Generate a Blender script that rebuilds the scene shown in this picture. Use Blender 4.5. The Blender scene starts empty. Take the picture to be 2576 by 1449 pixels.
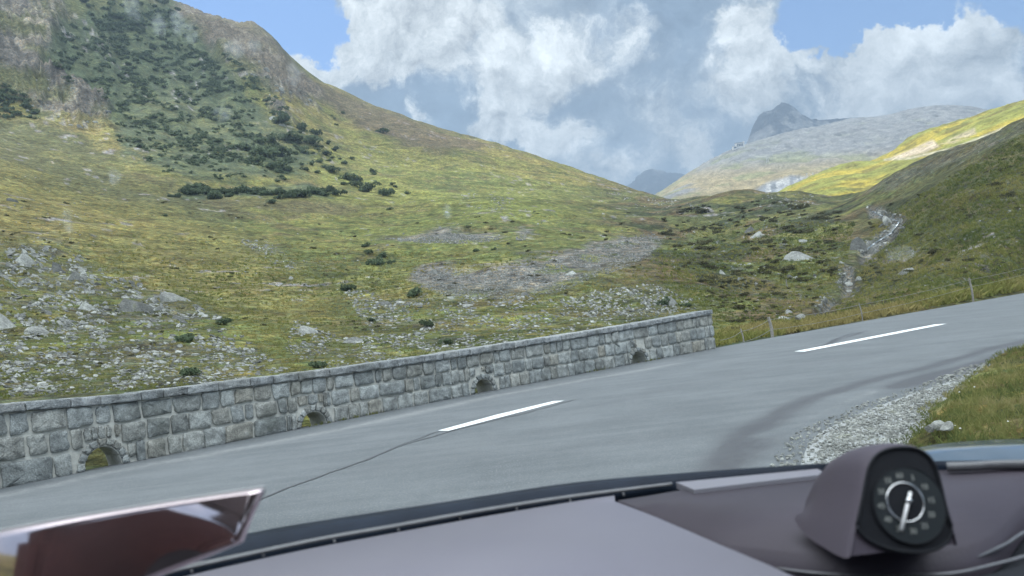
ZEN_FILL, BACK_FILL, SKYV, SKYN, SUNE, EXPO = 4.2, 2.6, 0.40, 0.10, 2.3, 1.22
ASPH = ((.078, .088, .093), (.122, .133, .138))
CLOUDS = [(75, 50, 118, 105, 620, 3, .30), (-150, 275, 150, 120, 760, 8, .18)]
HAZE = 0.00062
HAZEC = (.37, .49, .65, 1)
import bpy, bmesh, math, random
import numpy as np
from mathutils import Vector, Matrix
from mathutils.bvhtree import BVHTree

random.seed(7)
rng = np.random.default_rng(11)
SC = bpy.context.scene
COL = SC.collection
R = math.radians

# ------------------------------------------------------------------ camera frame
CAM_Z = 1.2
HFOV = R(65.0)
FPX = 1287.5 / math.tan(HFOV / 2)
PITCH, ROLL = R(2.66), R(6.55)
F = np.array([0, math.cos(PITCH), math.sin(PITCH)])
U0 = np.array([0, -math.sin(PITCH), math.cos(PITCH)])
R0 = np.array([1.0, 0, 0])
RT = R0 * math.cos(ROLL) - U0 * math.sin(ROLL)
UP = U0 * math.cos(ROLL) + R0 * math.sin(ROLL)
EYE = np.array([0, 0, CAM_Z])


def ray(px, py):
    d = F + RT * ((px - 1287.5) / FPX) + UP * ((724.5 - py) / FPX)
    return d / np.linalg.norm(d)


def pl(px, py, z=0.0):                    # where the line of sight meets the level z
    d = ray(px, py)
    return EYE + d * ((z - CAM_Z) / d[2])


def dep(px, py, depth):                   # the point at a given distance straight ahead
    d = ray(px, py)
    return EYE + d * (depth / d[1])


def project(P):
    q = P - EYE
    w = q @ F
    w = np.where(np.abs(w) < 1e-6, 1e-6, w)
    return 1287.5 + FPX * (q @ RT) / w, 724.5 - FPX * (q @ UP) / w, w


cam_data = bpy.data.cameras.new("camera")
cam_data.angle = HFOV
cam_data.clip_start = 0.02
cam_data.clip_end = 20000
cam = bpy.data.objects.new("camera", cam_data)
COL.objects.link(cam)
cam.matrix_world = Matrix(((RT[0], UP[0], -F[0], EYE[0]), (RT[1], UP[1], -F[1], EYE[1]),
                           (RT[2], UP[2], -F[2], EYE[2]), (0, 0, 0, 1)))
cam_data.dof.use_dof = True
cam_data.dof.focus_distance = 60
cam_data.dof.aperture_fstop = 8.5
SC.camera = cam


# ------------------------------------------------------------------ object helpers
def tag(o, label=None, cat=None, group=None, kind=None):
    if label: o["label"] = label
    if cat: o["category"] = cat
    if group: o["group"] = group
    if kind: o["kind"] = kind
    return o


def empty(name, loc=(0, 0, 0)):
    o = bpy.data.objects.new(name, None)
    COL.objects.link(o)
    o.location = loc
    o.empty_display_size = 0.1
    return o


def link(name, me, mat=None, parent=None):
    o = bpy.data.objects.new(name, me)
    COL.objects.link(o)
    if mat is not None and not me.materials:
        me.materials.append(mat)
    if parent is not None:
        o.parent = parent
        o.matrix_parent_inverse = Matrix.Translation(-parent.location)
    return o


def mesh_np(name, V, Fc, smooth=False):
    """a mesh from an n x 3 array and an m x k array of faces"""
    me = bpy.data.meshes.new(name)
    V = np.asarray(V, np.float32)
    Fc = np.asarray(Fc, np.int32)
    k = Fc.shape[1]
    me.vertices.add(len(V))
    me.vertices.foreach_set("co", V.ravel())
    me.loops.add(Fc.size)
    me.loops.foreach_set("vertex_index", Fc.ravel())
    me.polygons.add(len(Fc))
    me.polygons.foreach_set("loop_start", np.arange(0, Fc.size, k, dtype=np.int32))
    me.polygons.foreach_set("loop_total", np.full(len(Fc), k, np.int32))
    me.polygons.foreach_set("use_smooth", np.full(len(Fc), smooth))
    me.update(calc_edges=True)
    return me


def attr(me, name, vals):
    a = me.attributes.new(name, "FLOAT", "POINT")
    a.data.foreach_set("value", np.asarray(vals, np.float32))


def attr_col(me, name, rgb):
    a = me.attributes.new(name, "FLOAT_COLOR", "POINT")
    c = np.ones((len(rgb), 4), np.float32)
    c[:, :3] = rgb
    a.data.foreach_set("color", c.ravel())


def bm_obj(name, bm, mat, parent=None, smooth=False, bevel=0.0, seg=2):
    if bevel:
        bmesh.ops.bevel(bm, geom=[e for e in bm.edges if e.calc_face_angle(0) > 0.5], offset=bevel, segments=seg,
                        affect="EDGES", clamp_overlap=True)
    bmesh.ops.recalc_face_normals(bm, faces=bm.faces)
    me = bpy.data.meshes.new(name)
    bm.to_mesh(me)
    bm.free()
    if smooth:
        for p in me.polygons: p.use_smooth = True
    return link(name, me, mat, parent)


def add_slab(bm, top, thick, drop=(0, 0, -1)):
    """a polygon of world points given a thickness"""
    d = Vector(drop) * thick
    a = [bm.verts.new(Vector(p)) for p in top]
    b = [bm.verts.new(Vector(p) + d) for p in top]
    n = len(a)
    bm.faces.new(a)
    bm.faces.new(b[::-1])
    for i in range(n):
        bm.faces.new((a[i], b[i], b[(i + 1) % n], a[(i + 1) % n]))


def add_tube(bm, pts, rad, seg=8, cap=True, flat=1.0):
    pts = [Vector(p) for p in pts]
    rings = []
    for i, p in enumerate(pts):
        t = (pts[min(i + 1, len(pts) - 1)] - pts[max(i - 1, 0)]).normalized()
        up = Vector((0, 0, 1)) if abs(t.z) < 0.95 else Vector((1, 0, 0))
        a = t.cross(up).normalized()
        b = a.cross(t)
        r = rad[i] if isinstance(rad, (list, tuple)) else rad
        rings.append([bm.verts.new(p + a * (math.cos(q) * r) + b * (math.sin(q) * r * flat))
                      for q in [2 * math.pi * k / seg for k in range(seg)]])
    for A, B in zip(rings, rings[1:]):
        for k in range(seg):
            bm.faces.new((A[k], A[(k + 1) % seg], B[(k + 1) % seg], B[k]))
    if cap:
        bm.faces.new(rings[0][::-1])
        bm.faces.new(rings[-1])


# ------------------------------------------------------------------ noise
def _h(ix, iy, s):
    n = (ix.astype(np.int64) * 374761393 + iy.astype(np.int64) * 668265263 + s * 974634777) & 0x7FFFFFFF
    n = ((n ^ (n >> 13)) * 1274126177) & 0x7FFFFFFF
    return ((n ^ (n >> 16)) & 0xFFFF) / 65535.0


def vnoise(x, y, s=0):
    ix, iy = np.floor(x), np.floor(y)
    fx, fy = x - ix, y - iy
    fx = fx * fx * fx * (fx * (fx * 6 - 15) + 10)
    fy = fy * fy * fy * (fy * (fy * 6 - 15) + 10)
    a, b = _h(ix, iy, s), _h(ix + 1, iy, s)
    c, d = _h(ix, iy + 1, s), _h(ix + 1, iy + 1, s)
    return (a + (b - a) * fx) * (1 - fy) + (c + (d - c) * fx) * fy


def fbm(x, y, o=4, s=0, g=0.5):
    v, a, t = 0, 1.0, 0
    for i in range(o):
        c, sn = math.cos(0.6 * i), math.sin(0.6 * i)
        v = v + a * vnoise((x * c - y * sn) * 2 ** i, (x * sn + y * c) * 2 ** i, s + i * 17)
        t += a
        a *= g
    return v / t


def sstep(a, b, x):
    t = np.clip((x - a) / (b - a), 0, 1)
    return t * t * (3 - 2 * t)


def poly_sd(px, py, poly):
    """signed distance to a polygon, positive inside"""
    px, py = np.asarray(px, float), np.asarray(py, float)
    d = np.full(px.shape, 1e18)
    ins = np.zeros(px.shape, bool)
    n = len(poly)
    for i in range(n):
        (x0, y0), (x1, y1) = poly[i], poly[(i + 1) % n]
        ex, ey = x1 - x0, y1 - y0
        t = np.clip(((px - x0) * ex + (py - y0) * ey) / (ex * ex + ey * ey + 1e-9), 0, 1)
        d = np.minimum(d, (px - x0 - t * ex) ** 2 + (py - y0 - t * ey) ** 2)
        c = (y0 > py) != (y1 > py)
        ins ^= c & (px < (x1 - x0) * (py - y0) / ((y1 - y0) if y1 != y0 else 1e-9) + x0)
    d = np.sqrt(d)
    return np.where(ins, d, -d)


def line_d(px, py, line):
    d = np.full(np.shape(px), 1e18)
    for (x0, y0), (x1, y1) in zip(line, line[1:]):
        ex, ey = x1 - x0, y1 - y0
        t = np.clip(((px - x0) * ex + (py - y0) * ey) / (ex * ex + ey * ey + 1e-9), 0, 1)
        d = np.minimum(d, (px - x0 - t * ex) ** 2 + (py - y0 - t * ey) ** 2)
    return np.sqrt(d)


# ------------------------------------------------------------------ material helpers
class NT:
    def __init__(self, tree):
        self.t = tree
        tree.nodes.clear()

    def n(self, kind, _set=None, **inp):
        nd = self.t.nodes.new(kind)
        for k, v in (_set or {}).items(): setattr(nd, k, v)
        for k, v in inp.items():
            k = k.replace("_", " ") if k.replace("_", " ") in nd.inputs else k
            s = nd.inputs[int(k[1:])] if k[0] == "i" and k[1:].isdigit() else nd.inputs[k]
            if hasattr(v, "is_output"): self.t.links.new(v, s)
            else: s.default_value = v
        return nd

    def math(self, op, a, b=0.0, c=None, clamp=False):
        nd = self.t.nodes.new("ShaderNodeMath")
        nd.operation = op
        nd.use_clamp = clamp
        for i, v in enumerate((a, b) if c is None else (a, b, c)):
            if hasattr(v, "is_output"): self.t.links.new(v, nd.inputs[i])
            else: nd.inputs[i].default_value = v
        return nd.outputs[0]

    def smooth(self, v, a, b, lo=0.0, hi=1.0):
        nd = self.n("ShaderNodeMapRange", {"interpolation_type": "SMOOTHSTEP"}, Value=v)
        for k, x in zip(("From Min", "From Max", "To Min", "To Max"), (a, b, lo, hi)):
            nd.inputs[k].default_value = x
        return nd.outputs[0]

    def mix(self, f, a, b, mode="MIX"):
        nd = self.t.nodes.new("ShaderNodeMix")
        nd.data_type = "RGBA"
        nd.blend_type = mode
        for s, v in ((nd.inputs[0], f), (nd.inputs[6], a), (nd.inputs[7], b)):
            if hasattr(v, "is_output"): self.t.links.new(v, s)
            else: s.default_value = (*v, 1) if isinstance(v, (tuple, list)) and len(v) == 3 else v
        return nd.outputs[2]

    def noise(self, vec, scale, detail=4, rough=0.55, dim="3D"):
        nd = self.n("ShaderNodeTexNoise", {"noise_dimensions": dim}, Scale=scale, Detail=detail, Roughness=rough)
        if vec is not None: self.t.links.new(vec, nd.inputs["Vector"])
        return nd.outputs["Fac"]


def new_mat(name):
    m = bpy.data.materials.new(name)
    m.use_nodes = True
    return m, NT(m.node_tree)


def finish(nt, col, rough=0.9, bump=None, bump_s=0.5, bump_d=0.02, spec=0.5, metal=0.0, coat=0.0, normal=None):
    b = nt.n("ShaderNodeBsdfPrincipled")
    for k, v in (("Base Color", col), ("Roughness", rough), ("Specular IOR Level", spec), ("Metallic", metal), ("Coat Weight", coat)):
        if hasattr(v, "is_output"): nt.t.links.new(v, b.inputs[k])
        else: b.inputs[k].default_value = (*v, 1) if isinstance(v, tuple) else v
    if bump is not None:
        bn = nt.n("ShaderNodeBump", Height=bump, Strength=bump_s, Distance=bump_d)
        nt.t.links.new(bn.outputs[0], b.inputs["Normal"])
    o = nt.n("ShaderNodeOutputMaterial")
    nt.t.links.new(b.outputs[0], o.inputs["Surface"])
    return b


def simple_mat(name, c1, c2, scale, rough=0.8, bump=0.3, dist=0.01, spec=0.5, metal=0.0, coat=0.0, detail=5):
    m, nt = new_mat(name)
    oc = nt.n("ShaderNodeTexCoord").outputs["Object"]
    n1 = nt.noise(oc, scale, detail, 0.6)
    n2 = nt.noise(oc, scale * 0.17, 3)
    f = nt.math("MULTIPLY_ADD", n1, 0.65, nt.math("MULTIPLY", n2, 0.35))
    c = nt.mix(nt.smooth(f, 0.35, 0.65), c1, c2)
    finish(nt, c, rough, n1 if bump else None, bump, dist, spec, metal, coat)
    return m
# ------------------------------------------------------------------ daylight: sky with broken cloud, one sun
SUN_AZ, SUN_EL = R(-62), R(46)
SUN = np.array([math.sin(SUN_AZ) * math.cos(SUN_EL), math.cos(SUN_AZ) * math.cos(SUN_EL), math.sin(SUN_EL)])
sun_d = bpy.data.lights.new("sun", "SUN")
sun_d.energy = SUNE
sun_d.angle = R(0.6)
sun_d.color = (1.0, 0.94, 0.84)
sun = bpy.data.objects.new("sun", sun_d)
COL.objects.link(sun)
sun.rotation_euler = Vector(SUN).to_track_quat("Z", "Y").to_euler()
sun.location = (-50, 30, 80)

world = bpy.data.worlds.new("World")
SC.world = world
world.use_nodes = True
W = NT(world.node_tree)
sky = W.n("ShaderNodeTexSky", {"sky_type": "NISHITA", "sun_disc": False, "sun_elevation": SUN_EL, "sun_rotation": SUN_AZ,
                               "altitude": 2500.0, "air_density": 1.0, "dust_density": 0.0, "ozone_density": 5.0})
gen = W.n("ShaderNodeTexCoord").outputs["Generated"]
warp1 = W.n("ShaderNodeTexNoise", {}, Scale=5.0, Detail=7.0, Roughness=0.62, Vector=gen)
warp2 = W.n("ShaderNodeTexNoise", {}, Scale=21.0, Detail=6.0, Roughness=0.6, Vector=gen)


def vmath(op, a, b):
    nd = W.t.nodes.new("ShaderNodeVectorMath")
    nd.operation = op
    for i, v in enumerate((a, b)):
        if hasattr(v, "is_output"): W.t.links.new(v, nd.inputs[i])
        else: nd.inputs[i].default_value = v
    return nd.outputs[0]


w1 = vmath("MULTIPLY", vmath("SUBTRACT", warp1.outputs["Color"], (0.5, 0.5, 0.5)), (0.13, 0.13, 0.13))
w2 = vmath("MULTIPLY", vmath("SUBTRACT", warp2.outputs["Color"], (0.5, 0.5, 0.5)), (0.055, 0.055, 0.055))
warp3 = W.n("ShaderNodeTexNoise", {}, Scale=70.0, Detail=4.0, Roughness=0.6, Vector=gen)
w3 = vmath("MULTIPLY", vmath("SUBTRACT", warp3.outputs["Color"], (0.5, 0.5, 0.5)), (0.022, 0.022, 0.022))
dirv = vmath("ADD", vmath("ADD", vmath("ADD", gen, w1), w2), w3)
sep = W.n("ShaderNodeSeparateXYZ", {}, Vector=dirv)
az = W.math("ARCTAN2", sep.outputs[0], sep.outputs[1])
el = W.math("ARCTANGENT", W.math("DIVIDE", sep.outputs[2], W.math("SQRT", W.math("ADD", W.math("MULTIPLY", sep.outputs[0], sep.outputs[0]),
                                                                                 W.math("MULTIPLY", sep.outputs[1], sep.outputs[1])))))


def azel(px, py):
    d = ray(px, py)
    return math.atan2(d[0], d[1]), math.asin(d[2])


def blobs(lst):
    """a soft union of ellipses in azimuth and height, each (x, y, rx, ry, weight)"""
    out = None
    for px, py, rx, ry, wt in lst:
        a0, e0 = azel(px, py)
        k = 1.0 / 2021.0
        dx = W.math("MULTIPLY", W.math("SUBTRACT", az, a0), 1 / (rx * k))
        dy = W.math("MULTIPLY", W.math("SUBTRACT", el, e0), 1 / (ry * k))
        q = W.math("MULTIPLY_ADD", dx, dx, W.math("MULTIPLY", dy, dy))
        g = W.math("MULTIPLY", W.math("EXPONENT", W.math("MULTIPLY", q, -0.7)), wt)
        out = g if out is None else W.math("ADD", out, g)
    return out


fine = W.n("ShaderNodeTexNoise", {}, Scale=9.0, Detail=9.0, Roughness=0.66, Vector=vmath("ADD", gen, w1)).outputs["Fac"]
fine2 = W.n("ShaderNodeTexNoise", {}, Scale=9.0, Detail=9.0, Roughness=0.66, Vector=vmath("ADD", vmath("ADD", gen, w1), (-0.012, 0.0, 0.020))).outputs["Fac"]
cloud_shade = W.math("SUBTRACT", fine, fine2)  # shifted noise paints sunlit and shaded sides into the clouds
broad = W.n("ShaderNodeTexNoise", {}, Scale=3.2, Detail=6.0, Roughness=0.55, Vector=vmath("ADD", gen, w1)).outputs["Fac"]
white = blobs([(865, 40, 70, 60, .9), (930, 95, 90, 70, 1.0), (1010, 150, 120, 55, .95), (1080, 40, 130, 70, .85), (740, 140, 50, 45, 1.2), (800, 190, 50, 60, .45),
               (1275, 160, 42, 45, 1.6), (1320, 215, 62, 42, 1.5), (1220, 275, 62, 55, 1.5), (1270, 335, 90, 34, 1.3), (1400, 350, 75, 26, .9),
               (1850, 70, 75, 40, .9), (1890, 205, 60, 60, .9), (1960, 150, 70, 45, .9), (2250, 120, 120, 80, 1.0), (2390, 140, 160, 120, .8),
               (2440, 60, 110, 50, 1.0), (2170, 210, 60, 60, .6), (1570, 420, 80, 45, .75), (1745, 412, 32, 34, 1.2), (1060, 285, 25, 34, .8), (1240, 110, 220, 110, .36), (1760, 330, 160, 60, .45), (2150, 330, 200, 60, .5), (1180, 10, 120, 40, .5),
               (620, 5, 40, 25, 1.0), (550, 10, 16, 14, .8), (2300, 250, 200, 60, .35), (1430, 110, 190, 70, .42), (1660, 120, 150, 60, .38), (1540, 290, 170, 60, .34), (920, 250, 120, 40, .3), (1660, 250, 60, 40, .25)])
dark = blobs([(1500, 20, 320, 45, .6), (2010, 225, 38, 46, 1.7), (1990, 250, 70, 40, 1.0), (1640, 210, 200, 90, .5), (880, 235, 130, 60, .45), (1100, 240, 120, 60, .5),
              (1450, 260, 100, 70, .6), (1840, 20, 60, 20, .3)])
hole = blobs([(700, 40, 95, 75, .9), (800, 80, 60, 50, .9), (640, 60, 110, 60, .6), (480, -10, 120, 40, .9), (2060, 50, 110, 60, 1.0), (2280, 10, 170, 42, 1.0), (2005, 120, 55, 28, .7),
              (2575, 20, 50, 60, .9), (935, 110, 40, 40, .35)])
wv = W.math("MULTIPLY_ADD", W.math("SUBTRACT", fine, 0.5), 2.6, white)
wm = W.smooth(W.math("ADD", wv, W.math("MULTIPLY", W.math("SUBTRACT", broad, 0.5), 1.0)), 0.40, 0.94)
dm = W.smooth(W.math("MULTIPLY_ADD", W.math("SUBTRACT", fine, 0.5), 0.9, dark), 0.1, 1.1)
hm = W.smooth(W.math("SUBTRACT", W.math("MULTIPLY_ADD", W.math("SUBTRACT", fine, 0.5), 1.3, hole), W.math("MULTIPLY", white, 0.40)), 0.10, 0.42)
SKY = SKYV
grey = W.mix(W.smooth(W.math("MULTIPLY_ADD", W.math("SUBTRACT", fine, 0.5), 0.5, broad), 0.36, 0.66), (0.29 * SKY, 0.395 * SKY, 0.53 * SKY), (0.66 * SKY, 0.73 * SKY, 0.79 * SKY))
c = W.mix(dm, grey, (0.235 * SKY, 0.325 * SKY, 0.435 * SKY))
c = W.mix(wm, c, (0.84 * SKY * 1.25, 0.865 * SKY * 1.25, 0.86 * SKY * 1.25))
rl = W.math("ADD", 1.0, W.math("MULTIPLY", cloud_shade, W.math("MULTIPLY_ADD", wm, 1.4, 1.9)))
c = W.n("ShaderNodeVectorMath", {"operation": "SCALE"}, Vector=c, Scale=rl).outputs[0]
# unseen sky overhead and behind the camera, brightened to light the foreground
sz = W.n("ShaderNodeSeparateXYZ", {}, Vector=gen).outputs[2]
zen = W.smooth(sz, 0.42, 0.8, 1.0, ZEN_FILL)
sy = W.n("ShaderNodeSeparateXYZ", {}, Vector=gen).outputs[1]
zen = W.math("MULTIPLY", zen, W.smooth(sy, 0.15, -0.45, 1.0, BACK_FILL))
sz = W.n("ShaderNodeSeparateXYZ", {}, Vector=gen).outputs[2]
c = W.mix(W.smooth(sz, 0.40, 0.7), c, (0.62 * SKY, 0.66 * SKY, 0.69 * SKY))
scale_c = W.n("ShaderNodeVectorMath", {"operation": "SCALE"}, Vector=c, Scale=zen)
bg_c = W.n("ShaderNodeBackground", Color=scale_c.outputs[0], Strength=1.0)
bg_s = W.n("ShaderNodeBackground", Color=sky.outputs[0], Strength=SKYN)
low = W.smooth(sz, -0.02, 0.02)
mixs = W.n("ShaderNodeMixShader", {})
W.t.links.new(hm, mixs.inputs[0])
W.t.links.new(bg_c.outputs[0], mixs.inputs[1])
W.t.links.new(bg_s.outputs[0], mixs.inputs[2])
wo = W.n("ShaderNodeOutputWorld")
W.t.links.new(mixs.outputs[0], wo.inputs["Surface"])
world.cycles.sampling_method = "MANUAL"
world.cycles.sample_map_resolution = 1024
SC.view_settings.view_transform = "Standard"
SC.view_settings.look = "None"
SC.view_settings.exposure = EXPO
SC.view_settings.gamma = 1.0
SC.cycles.max_bounces = 6
SC.cycles.volume_bounces = 0
SC.cycles.transparent_max_bounces = 12
SC.cycles.use_denoising = True
# ------------------------------------------------------------------ the line of the outer road edge (wall foot)
EDGE_P = [(-60, 1246), (0, 1230), (181, 1189), (430, 1140), (858, 1058), (1020, 1026), (1247, 979), (1520, 928), (1795, 878), (1940, 852), (2100, 822), (2300, 785), (2575, 738)]
_e = np.array([pl(x, y)[:2] for x, y in EDGE_P])
_cf = np.polyfit(_e[:, 0], _e[:, 1], 3)
_xa, _xb = _e[0, 0] - 0.3, _e[-1, 0] + 1


def edge_y(x):
    x = np.asarray(x, float)
    xc = np.clip(x, _xa, _xb)
    y = np.polyval(_cf, xc)
    s = np.polyval(np.polyder(_cf), xc)
    return y + (x - xc) * s


def edge_s(x):
    return np.polyval(np.polyder(_cf), np.clip(np.asarray(x, float), _xa, _xb))


def edge_d(x, y):                         # metres beyond the outer edge of the road (negative on the road)
    return (y - edge_y(x)) / np.sqrt(1 + edge_s(x) ** 2)


# ------------------------------------------------------------------ relief: sight lines with distances, joined by a thin-plate surface
class Relief:
    def __init__(self, pts, sa=3.2, lam=2e-4, sr=1.0):
        self.sr = sr
        A = []
        for px, py, r in pts:
            d = ray(px, py)
            A.append((math.atan2(d[0], d[1]) * sa, math.log(r) * sr, d[2] / math.hypot(d[0], d[1])))
        self.init(A, sa, lam)

    def init(self, A, sa, lam):
        A = np.array(A)
        self.c, self.sa = A[:, :2], sa
        n = len(A)
        K = self.phi(self.c, self.c) + lam * np.eye(n)
        Pm = np.hstack([np.ones((n, 1)), self.c])
        M = np.block([[K, Pm], [Pm.T, np.zeros((3, 3))]])
        s = np.linalg.solve(M, np.concatenate([A[:, 2], np.zeros(3)]))
        self.w, self.a = s[:n], s[n:]

    @staticmethod
    def phi(a, b):
        d2 = ((a[:, None, :] - b[None, :, :]) ** 2).sum(2)
        return np.where(d2 > 1e-12, 0.5 * d2 * np.log(d2 + 1e-12), 0)

    def tan(self, az, r):
        az, r = np.broadcast_arrays(az, r)
        q = np.stack([az.ravel() * self.sa, np.log(r.ravel()) * self.sr], 1)
        out = np.empty(len(q))
        for i in range(0, len(q), 40000):
            b = q[i:i + 40000]
            out[i:i + 40000] = self.phi(b, self.c) @ self.w + self.a[0] + b @ self.a[1:]
        return out.reshape(az.shape)


MAIN = [(-400, 1000, 15), (-400, 850, 27), (-400, 650, 55), (-400, 450, 95), (-400, 200, 160), (-400, -100, 240), (-400, -400, 330), (-400, -350, 520),
        (0, 1000, 16), (0, 850, 28), (0, 700, 48), (0, 550, 85), (0, 400, 140), (0, 270, 190), (0, 200, 205), (0, 60, 245), (0, -100, 300), (0, -260, 380), (0, -150, 520),
        (350, 965, 16.5), (350, 850, 28), (350, 740, 46), (350, 600, 85), (350, 480, 130), (350, 380, 170), (350, 290, 205), (350, 150, 255), (350, 0, 310), (350, -90, 360), (330, 0, 520),
        (440, 10, 365), (500, 130, 520), (560, 40, 350),
        (700, 940, 17), (700, 850, 28), (700, 750, 48), (700, 640, 78), (700, 560, 108), (700, 490, 140), (700, 400, 180), (700, 300, 225), (700, 200, 270), (700, 120, 320), (700, 210, 480),
        (742, 182, 315), (830, 230, 310), (830, 300, 262), (1000, 294, 300), (1000, 330, 265), (1000, 400, 210), (1000, 480, 155), (1000, 560, 112), (1000, 640, 80), (1000, 740, 50), (1000, 830, 30), (1000, 900, 19), (1000, 380, 460),
        (1300, 376, 290), (1300, 430, 215), (1300, 490, 155), (1300, 550, 115), (1300, 600, 90), (1300, 640, 74), (1300, 680, 60), (1300, 750, 44), (1300, 820, 28), (1300, 850, 21), (1300, 450, 440),
        (1500, 450, 265), (1500, 490, 185), (1500, 540, 130), (1500, 600, 92), (1500, 680, 60), (1500, 760, 40), (1500, 815, 27), (1500, 510, 400),
        (1660, 499, 225), (1660, 530, 160), (1660, 580, 108), (1660, 650, 72), (1660, 720, 50), (1660, 785, 32), (1660, 540, 350),
        (1830, 494, 170), (1830, 540, 130), (1830, 600, 95), (1830, 680, 64), (1830, 760, 42), (1830, 820, 30), (1830, 855, 24), (1830, 530, 240), (1830, 560, 360),
        (2000, 491, 150), (2000, 540, 115), (2000, 600, 88), (2000, 680, 62), (2000, 760, 42), (2000, 812, 31), (2000, 530, 220), (2000, 560, 350),
        (2130, 503, 132), (2130, 560, 98), (2130, 640, 70), (2130, 720, 49), (2130, 780, 36), (2130, 545, 200), (2150, 560, 330),
        (2250, 440, 122), (2250, 510, 100), (2240, 590, 80), (2250, 680, 56), (2250, 755, 36), (2250, 490, 170),
        (2374, 398, 112), (2374, 480, 88), (2374, 580, 62), (2374, 680, 45), (2374, 748, 33), (2374, 470, 165),
        (2575, 302, 105), (2575, 400, 84), (2575, 500, 67), (2575, 600, 52), (2575, 690, 41), (2575, 390, 160), (2575, 450, 300),
        (2900, 150, 105), (2900, 350, 82), (2900, 520, 62), (2900, 640, 48), (2900, 260, 170), (2900, 330, 350)]
_ext = []
for a, k in ((-75, .8), (-110, .12), (-150, .08), (180, .1), (-180, .1), (150, .2), (110, .45), (75, .8), (55, 1.0)):
    for r, e in ((10, -.12), (30, .02), (80, .18), (200, .36), (520, .33)):
        _ext.append((R(a) * 3.2, math.log(r), e * k if e > 0 else e))
relief = Relief(MAIN)
_A = [(math.atan2(ray(px, py)[0], ray(px, py)[1]) * 3.2, math.log(r), ray(px, py)[2] / math.hypot(*ray(px, py)[:2])) for px, py, r in MAIN]
relief.init(_A + _ext, 3.2, 2e-4)

# ---- regions of the hillside in the picture (each is painted on the ground where it lies)
ALDER = [(140, 60), (300, 20), (430, 0), (520, 90), (600, 200), (690, 320), (810, 370), (760, 430), (600, 440), (430, 425), (310, 400), (285, 330), (255, 250), (130, 205), (110, 130)]
HEDGE = [(440, 490), (480, 462), (620, 470), (780, 452), (850, 478), (830, 492), (700, 500), (500, 500)]
CLIFFS = [[(-300, -200), (130, 0), (180, 40), (150, 100), (60, 255), (0, 205), (-300, 150)],
          [(70, 240), (120, 190), (270, 245), (275, 315), (210, 312), (120, 285)],
          [(440, 10), (640, 50), (745, 172), (800, 235), (795, 272), (720, 245), (620, 190), (540, 120), (470, 60)],
          [(675, 255), (735, 285), (722, 312), (690, 300)]]
SCREE = [[(1030, 688), (1110, 682), (1200, 690), (1300, 675), (1400, 650), (1480, 628), (1560, 605), (1640, 585), (1672, 612), (1600, 665), (1480, 705), (1400, 738), (1250, 750), (1110, 745), (1060, 722)],
         [(960, 600), (1050, 598), (1130, 585), (1270, 600), (1200, 614), (1060, 612)], [(1297, 592), (1330, 582), (1322, 604), (1298, 606)],
         [(2150, 478), (2260, 436), (2380, 394), (2500, 332), (2640, 270), (2640, 305), (2450, 392), (2300, 452), (2180, 492)]]
STREAM = [(2195, 535), (2225, 548), (2262, 560), (2240, 590), (2200, 615), (2170, 640), (2130, 680), (2120, 715), (2150, 712), (2100, 745), (2060, 775), (2000, 812), (1985, 832)]
ROCKY = [([(-200, 640), (0, 640), (130, 590), (260, 680), (440, 745), (560, 800), (660, 890), (740, 925), (600, 965), (-200, 1010)], 1.0),
         ([(740, 800), (860, 850), (1000, 840), (1010, 905), (800, 930), (720, 880)], .6),
         ([(860, 730), (1080, 750), (1400, 745), (1640, 715), (1790, 770), (1620, 800), (1400, 850), (1100, 890), (950, 860)], .75),
         ([(590, 600), (700, 610), (760, 690), (700, 670)], .5), ([(1930, 480), (2090, 490), (2050, 530), (1900, 520)], .2),
         ([(1480, 480), (1700, 500), (1800, 530), (1600, 520)], .25), ([(1150, 480), (1290, 500), (1270, 530), (1160, 520)], .25)]


def soft(px, py, poly, w):
    return sstep(-w, w, poly_sd(px, py, poly))


# ---- the polar sheet
th_f = np.radians(np.linspace(-43, 43, 700))
th_b = np.radians(np.concatenate([np.linspace(44, 100, 26), np.linspace(104, 256, 24), np.linspace(260, 316, 26)]))
th = np.concatenate([th_f, th_b])
rr = np.concatenate([[0.5, 3.0], np.geomspace(5.0, 620.0, 540)])
TH, RR = np.meshgrid(th, rr, indexing="ij")
AZ = np.where(TH > math.pi, TH - 2 * math.pi, TH)
TN = relief.tan(AZ, np.maximum(RR, 8))
X, Y = RR * np.sin(TH), RR * np.cos(TH)
Z = CAM_Z + RR * TN
PX, PY, PW = project(np.stack([X, Y, Z], -1))
front = (PW > 1)
wob = (fbm(X / 9, Y / 9, 4, 3) - .5)
wobx, woby = PX + wob * 60, PY + wob * 40
M_cliff = np.zeros_like(Z)
for p in CLIFFS: M_cliff = np.maximum(M_cliff, soft(wobx, woby, p, 12))
M_cliff *= front & (RR > 120)
M_scree = np.zeros_like(Z)
for p in SCREE: M_scree = np.maximum(M_scree, soft(PX + (fbm(X / 3, Y / 3, 4, 33) - .5) * 70, PY + (fbm(X / 3, Y / 3, 4, 34) - .5) * 34, p, 9))
M_scree *= front & (RR > 30) & (RR < 140)
BED = [STREAM[0:6], STREAM[6:9], STREAM[9:11], STREAM[11:13]]
M_stream = np.zeros_like(Z)
for s_ in BED: M_stream = np.maximum(M_stream, sstep(20, 5, line_d(PX + wob * 14, PY + wob * 10, s_)))
M_stream = M_stream * front * (RR > 24) * (RR < 135)
M_alder = np.maximum(soft(wobx, woby, ALDER, 18), soft(wobx, woby, HEDGE, 5)) * front * (RR > 120)
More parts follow.
